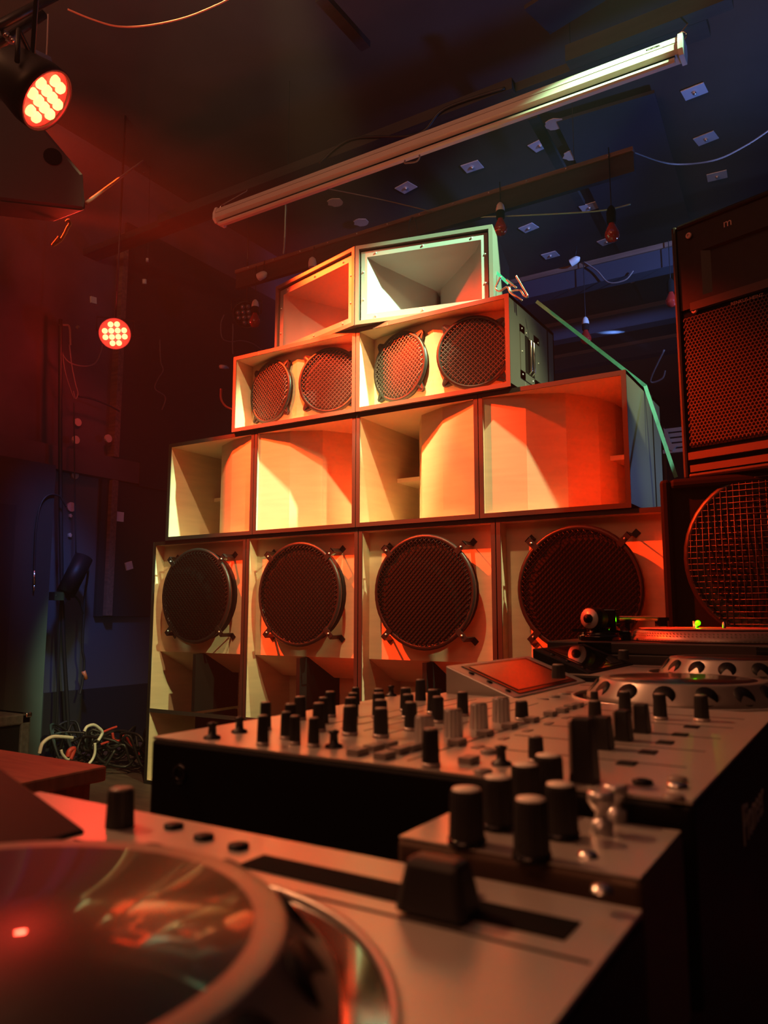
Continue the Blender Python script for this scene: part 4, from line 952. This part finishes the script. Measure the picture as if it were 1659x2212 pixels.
# --- small silver effects box with tall knobs
FZ = .668
t = thing('effects_box', 'small silver box with six tall black knobs in front of the mixer', 'effects unit', (1.58, -2.18, .574))
obj('body', MB().box((1.515, -2.226, .5745), (1.638, -2.137, FZ-.001)), mat('bronze_side', (.16, .10, .07), .5, .3), t, True, bevel=.003)
obj('top_panel', MB().box((1.516, -2.225, FZ-.001), (1.637, -2.138, FZ)), 'silver', t, True)
for k in ((1013,1706,1836,40),(1157,1728,1870,41),(1082,1680,1800,37),(1222,1696,1820,38),(1143,1653,1762,34),(1194,1633,1745,34)):
    knob(t, *k, FZ, 'knob', 'knob_cap', 'gloss', 'tall_knob', .92)
for (px, py, pb) in ((1300, 1708, 1800), (1331, 1693, 1775)):
    g = at_z(px, pb, FZ); h = hz(px, py, g)-FZ
    o = obj('toggle_switch', MB().lathe([(.006, 0), (.006, .006), (.0035, .007), (.003, h*.5), (.0045, h*.55), (.007, h*.75), (.007, h*.97), (.005, h)], 16, Matrix.Translation(g)), 'chrome_knob', t, True)
for (px, py) in ((985, 1888), (1300, 1925), (1270, 1850)):
    c = at_z(px, py, FZ)
    obj('corner_screw', MB().lathe([(.005, 0), (.004, .002), (.001, .003)], 14, Matrix.Translation(c)), 'steel', t, True)
# --- turntable on a case
KX, KY, KZ, S = 1.171, -1.062, .7285, 1.1
t = thing('equipment_case', 'flat black case lying under the turntable', 'case', (1.4, -.85, .573))
obj('body', MB().box((KX+.01, KY+.015, .574), (KX+.50, KY+.38, KZ-.075)), 'gear_black', t, True, bevel=.004)
t = thing('turntable', 'black turntable with record at the far end of the desk', 'turntable', (KX+.25, KY+.19, KZ-.075))
WX, WY = .453*S, .353*S
obj('plinth', MB().box((KX, KY, KZ-.022), (KX+WX, KY+WY, KZ)).box((KX+.002, KY+.002, KZ-.066), (KX+WX-.002, KY+WY-.002, KZ-.0225)), mat('turntable_plinth', (.045, .038, .036), .4), t, True, bevel=.003)
for (fx, fy) in ((.03, .03), (WX-.07, .03), (.03, WY-.07), (WX-.07, WY-.07)):
    obj('foot', MB().lathe([(.02, -.075), (.022, -.072), (.022, -.066)], 18, Matrix.Translation((KX+fx+.02, KY+fy+.02, KZ))), 'black', t, True)
sx, sy = KX+.278*S, KY+.178*S
o = Matrix.Translation((sx, sy, KZ))
pr = .166*S
pt = obj('platter', MB().lathe([(pr, .002), (pr, .006), (pr-.004, .010), (pr-.007, .020), (pr-.011, .022), (.02, .022)], 96, o, cap0=False, cap1=False), 'silver_dark', t, True)
ws = world_of(pt).translation
q = MB()
for rr, zz in ((pr-.0005, .004), (pr-.0045, .0125), (pr-.006, .017)):
    for k in range(150):
        a = 2*PI*(k+.5*(zz > .005))/150; ca, sa = math.cos(a), math.sin(a)
        c = Vector((sx+rr*ca, sy+rr*sa, KZ+zz)); tv = Vector((-sa, ca, 0))*.0022; nz = Vector((ca, sa, 0))*.0008
        q.add([c-tv+nz, c+Vector((0,0,-.0014))+nz, c+tv+nz, c+Vector((0,0,.0014))+nz], [(0,1,2,3)])
q.v = [v-ws for v in q.v]; obj('strobe_dots', q, 'silver', pt)
single('vinyl_record', MB().lathe([(.150*S, .0245), (.150*S, .026), (.055*S, .026)], 72, o, cap1=True), 'record', 'brown-tinted record lying on the turntable platter', 'record')
obj('spindle', MB().lathe([(.0036, .022), (.0036, .036), (.001, .039)], 12, o), 'steel', t, True)
# tonearm
ax, ay = KX+.075*S, KY+.085*S
ta = obj('tonearm_base', MB().lathe([(.045, 0), (.045, .010), (.038, .012), (.038, .017), (.022, .018), (.022, .026)], 36, Matrix.Translation((ax, ay, KZ))).box((ax-.008, ay+.010, KZ+.018), (ax+.030, ay+.040, KZ+.064)).box((ax-.012, ay+.032, KZ), (ax+.052, ay+.046, KZ+.020)), 'gloss', t, True, bevel=.002)
ws = world_of(ta).translation
av = Vector((.30, 1, 0)).normalized()
pv = Vector((ax+.002, ay+.0, KZ+.045))
def tsub(nm, mb, mt): mb.v = [v-ws for v in mb.v]; return obj(nm, mb, mt, ta)
wc = pv - av*.040
mxw = frame(wc, Vector((0, 0, 1)).cross(av).normalized(), Vector((0, 0, 1)), -av if False else (Vector((0, 0, 1)).cross(av).normalized()).cross(Vector((0, 0, 1))))
tsub('counterweight', MB().tube([wc, wc+av*.032], .0225, 32), 'gear_black')
tsub('counterweight_dial', MB().tube([wc-av*.003, wc], .0205, 32), 'dial')
tsub('dial_centre', MB().tube([wc-av*.010, wc-av*.003], .009, 20).tube([wc-av*.013, wc-av*.010], .005, 16), 'gear_black')
tsub('arm_tube', MB().tube(spline([pv, pv+av*.06, pv+av*.13+Vector((.012, 0, 0)), pv+av*.19, pv+av*.215+Vector((.004, 0, -.002))], 6), .0048, 10), 'chrome_knob')
hs = pv+av*.215
tsub('headshell', MB().box((-.010, 0, -.006), (.010, .045, .002), frame(hs, Vector((av.y, -av.x, 0)), av, Vector((0, 0, 1)))).box((-.007, .012, -.018), (.007, .042, -.004), frame(hs, Vector((av.y, -av.x, 0)), av, Vector((0, 0, 1)))), 'gear_black')
tsub('arm_rest', MB().box((ax+.03, ay+.08, KZ), (ax+.04, ay+.09, KZ+.035)).box((ax+.02, ay+.078, KZ+.035), (ax+.05, ay+.092, KZ+.042)), 'gear_black')
tsub('height_ring', MB().box((ax-.05, ay-.03, KZ+.018), (ax-.022, ay-.022, KZ+.024)), 'gear_black')
lp = at_z(1503, 1352, KZ+.03)
obj('target_light', MB().tube([(lp.x, lp.y, KZ), (lp.x, lp.y, KZ+.040)], .006, 14), 'steel', t, True)
obj('green_lamp', MB().sphere((lp.x+.005, lp.y-.004, KZ+.036), .0055, 12), 'green_led', t, True)
point('target_light_glow', (lp.x+.006, lp.y-.014, KZ+.042), (.1, 1, .0), .05, .004)
# rear face labels and hinge sockets
obj('hinge_socket', MB().box((KX+.065, KY-.0012, KZ-.020), (KX+.130, KY, KZ-.001)), 'gloss', t, True)
obj('hinge_socket', MB().box((KX+.385, KY-.0012, KZ-.022), (KX+.46, KY, KZ-.004)), 'gloss', t, True)
obj('rear_sticker', MB().box((KX+.004, KY+.0008, KZ-.036), (KX+.062, KY+.0018, KZ-.025)), 'logo_dim', t, True, label='small grey printed sticker')
obj('rear_label', MB().box((KX+.262, KY-.0006, KZ-.040), (KX+.36, KY+.0015, KZ-.026)), 'cork', t, True, label='pale blank label strip')
# far background behind the strap
t = thing('slatted_blind', 'pale blue-lit slatted panel glimpsed between strap and black speaker', 'blind', at_y(1453, 960, 3.2))
pb1, pb2 = at_y(1432, 980, 3.2), at_y(1490, 913, 3.2)
for k in range(5):
    z0 = pb1.z + (pb2.z-pb1.z)*k/5
    obj('slat', MB().box((pb1.x, 3.2+.01*k, z0), (pb2.x+.3, 3.215+.01*k, z0+(pb2.z-pb1.z)*.13)), 'foil', t, True)
for xx in (pb1.x, pb2.x+.28):
    obj('post', MB().box((xx, 3.21, 0), (xx+.02, 3.27, pb2.z)), 'black_metal', t, True)
cl_ = [at_y(a, b_, 3.18) for a, b_ in ((1433, 925), (1440, 928), (1450, 958), (1462, 962), (1452, 974), (1440, 968))]
single('cloth', MB().prism([(v.x, v.z) for v in cl_], 3.18, 3.205, 'y'), 'foil', 'pale blue cloth draped by the slatted panel at the right', 'cloth')
point('blue_backstage_lamp', (2.3, 2.2, 1.6), (.3, .5, 1), 14, .05)
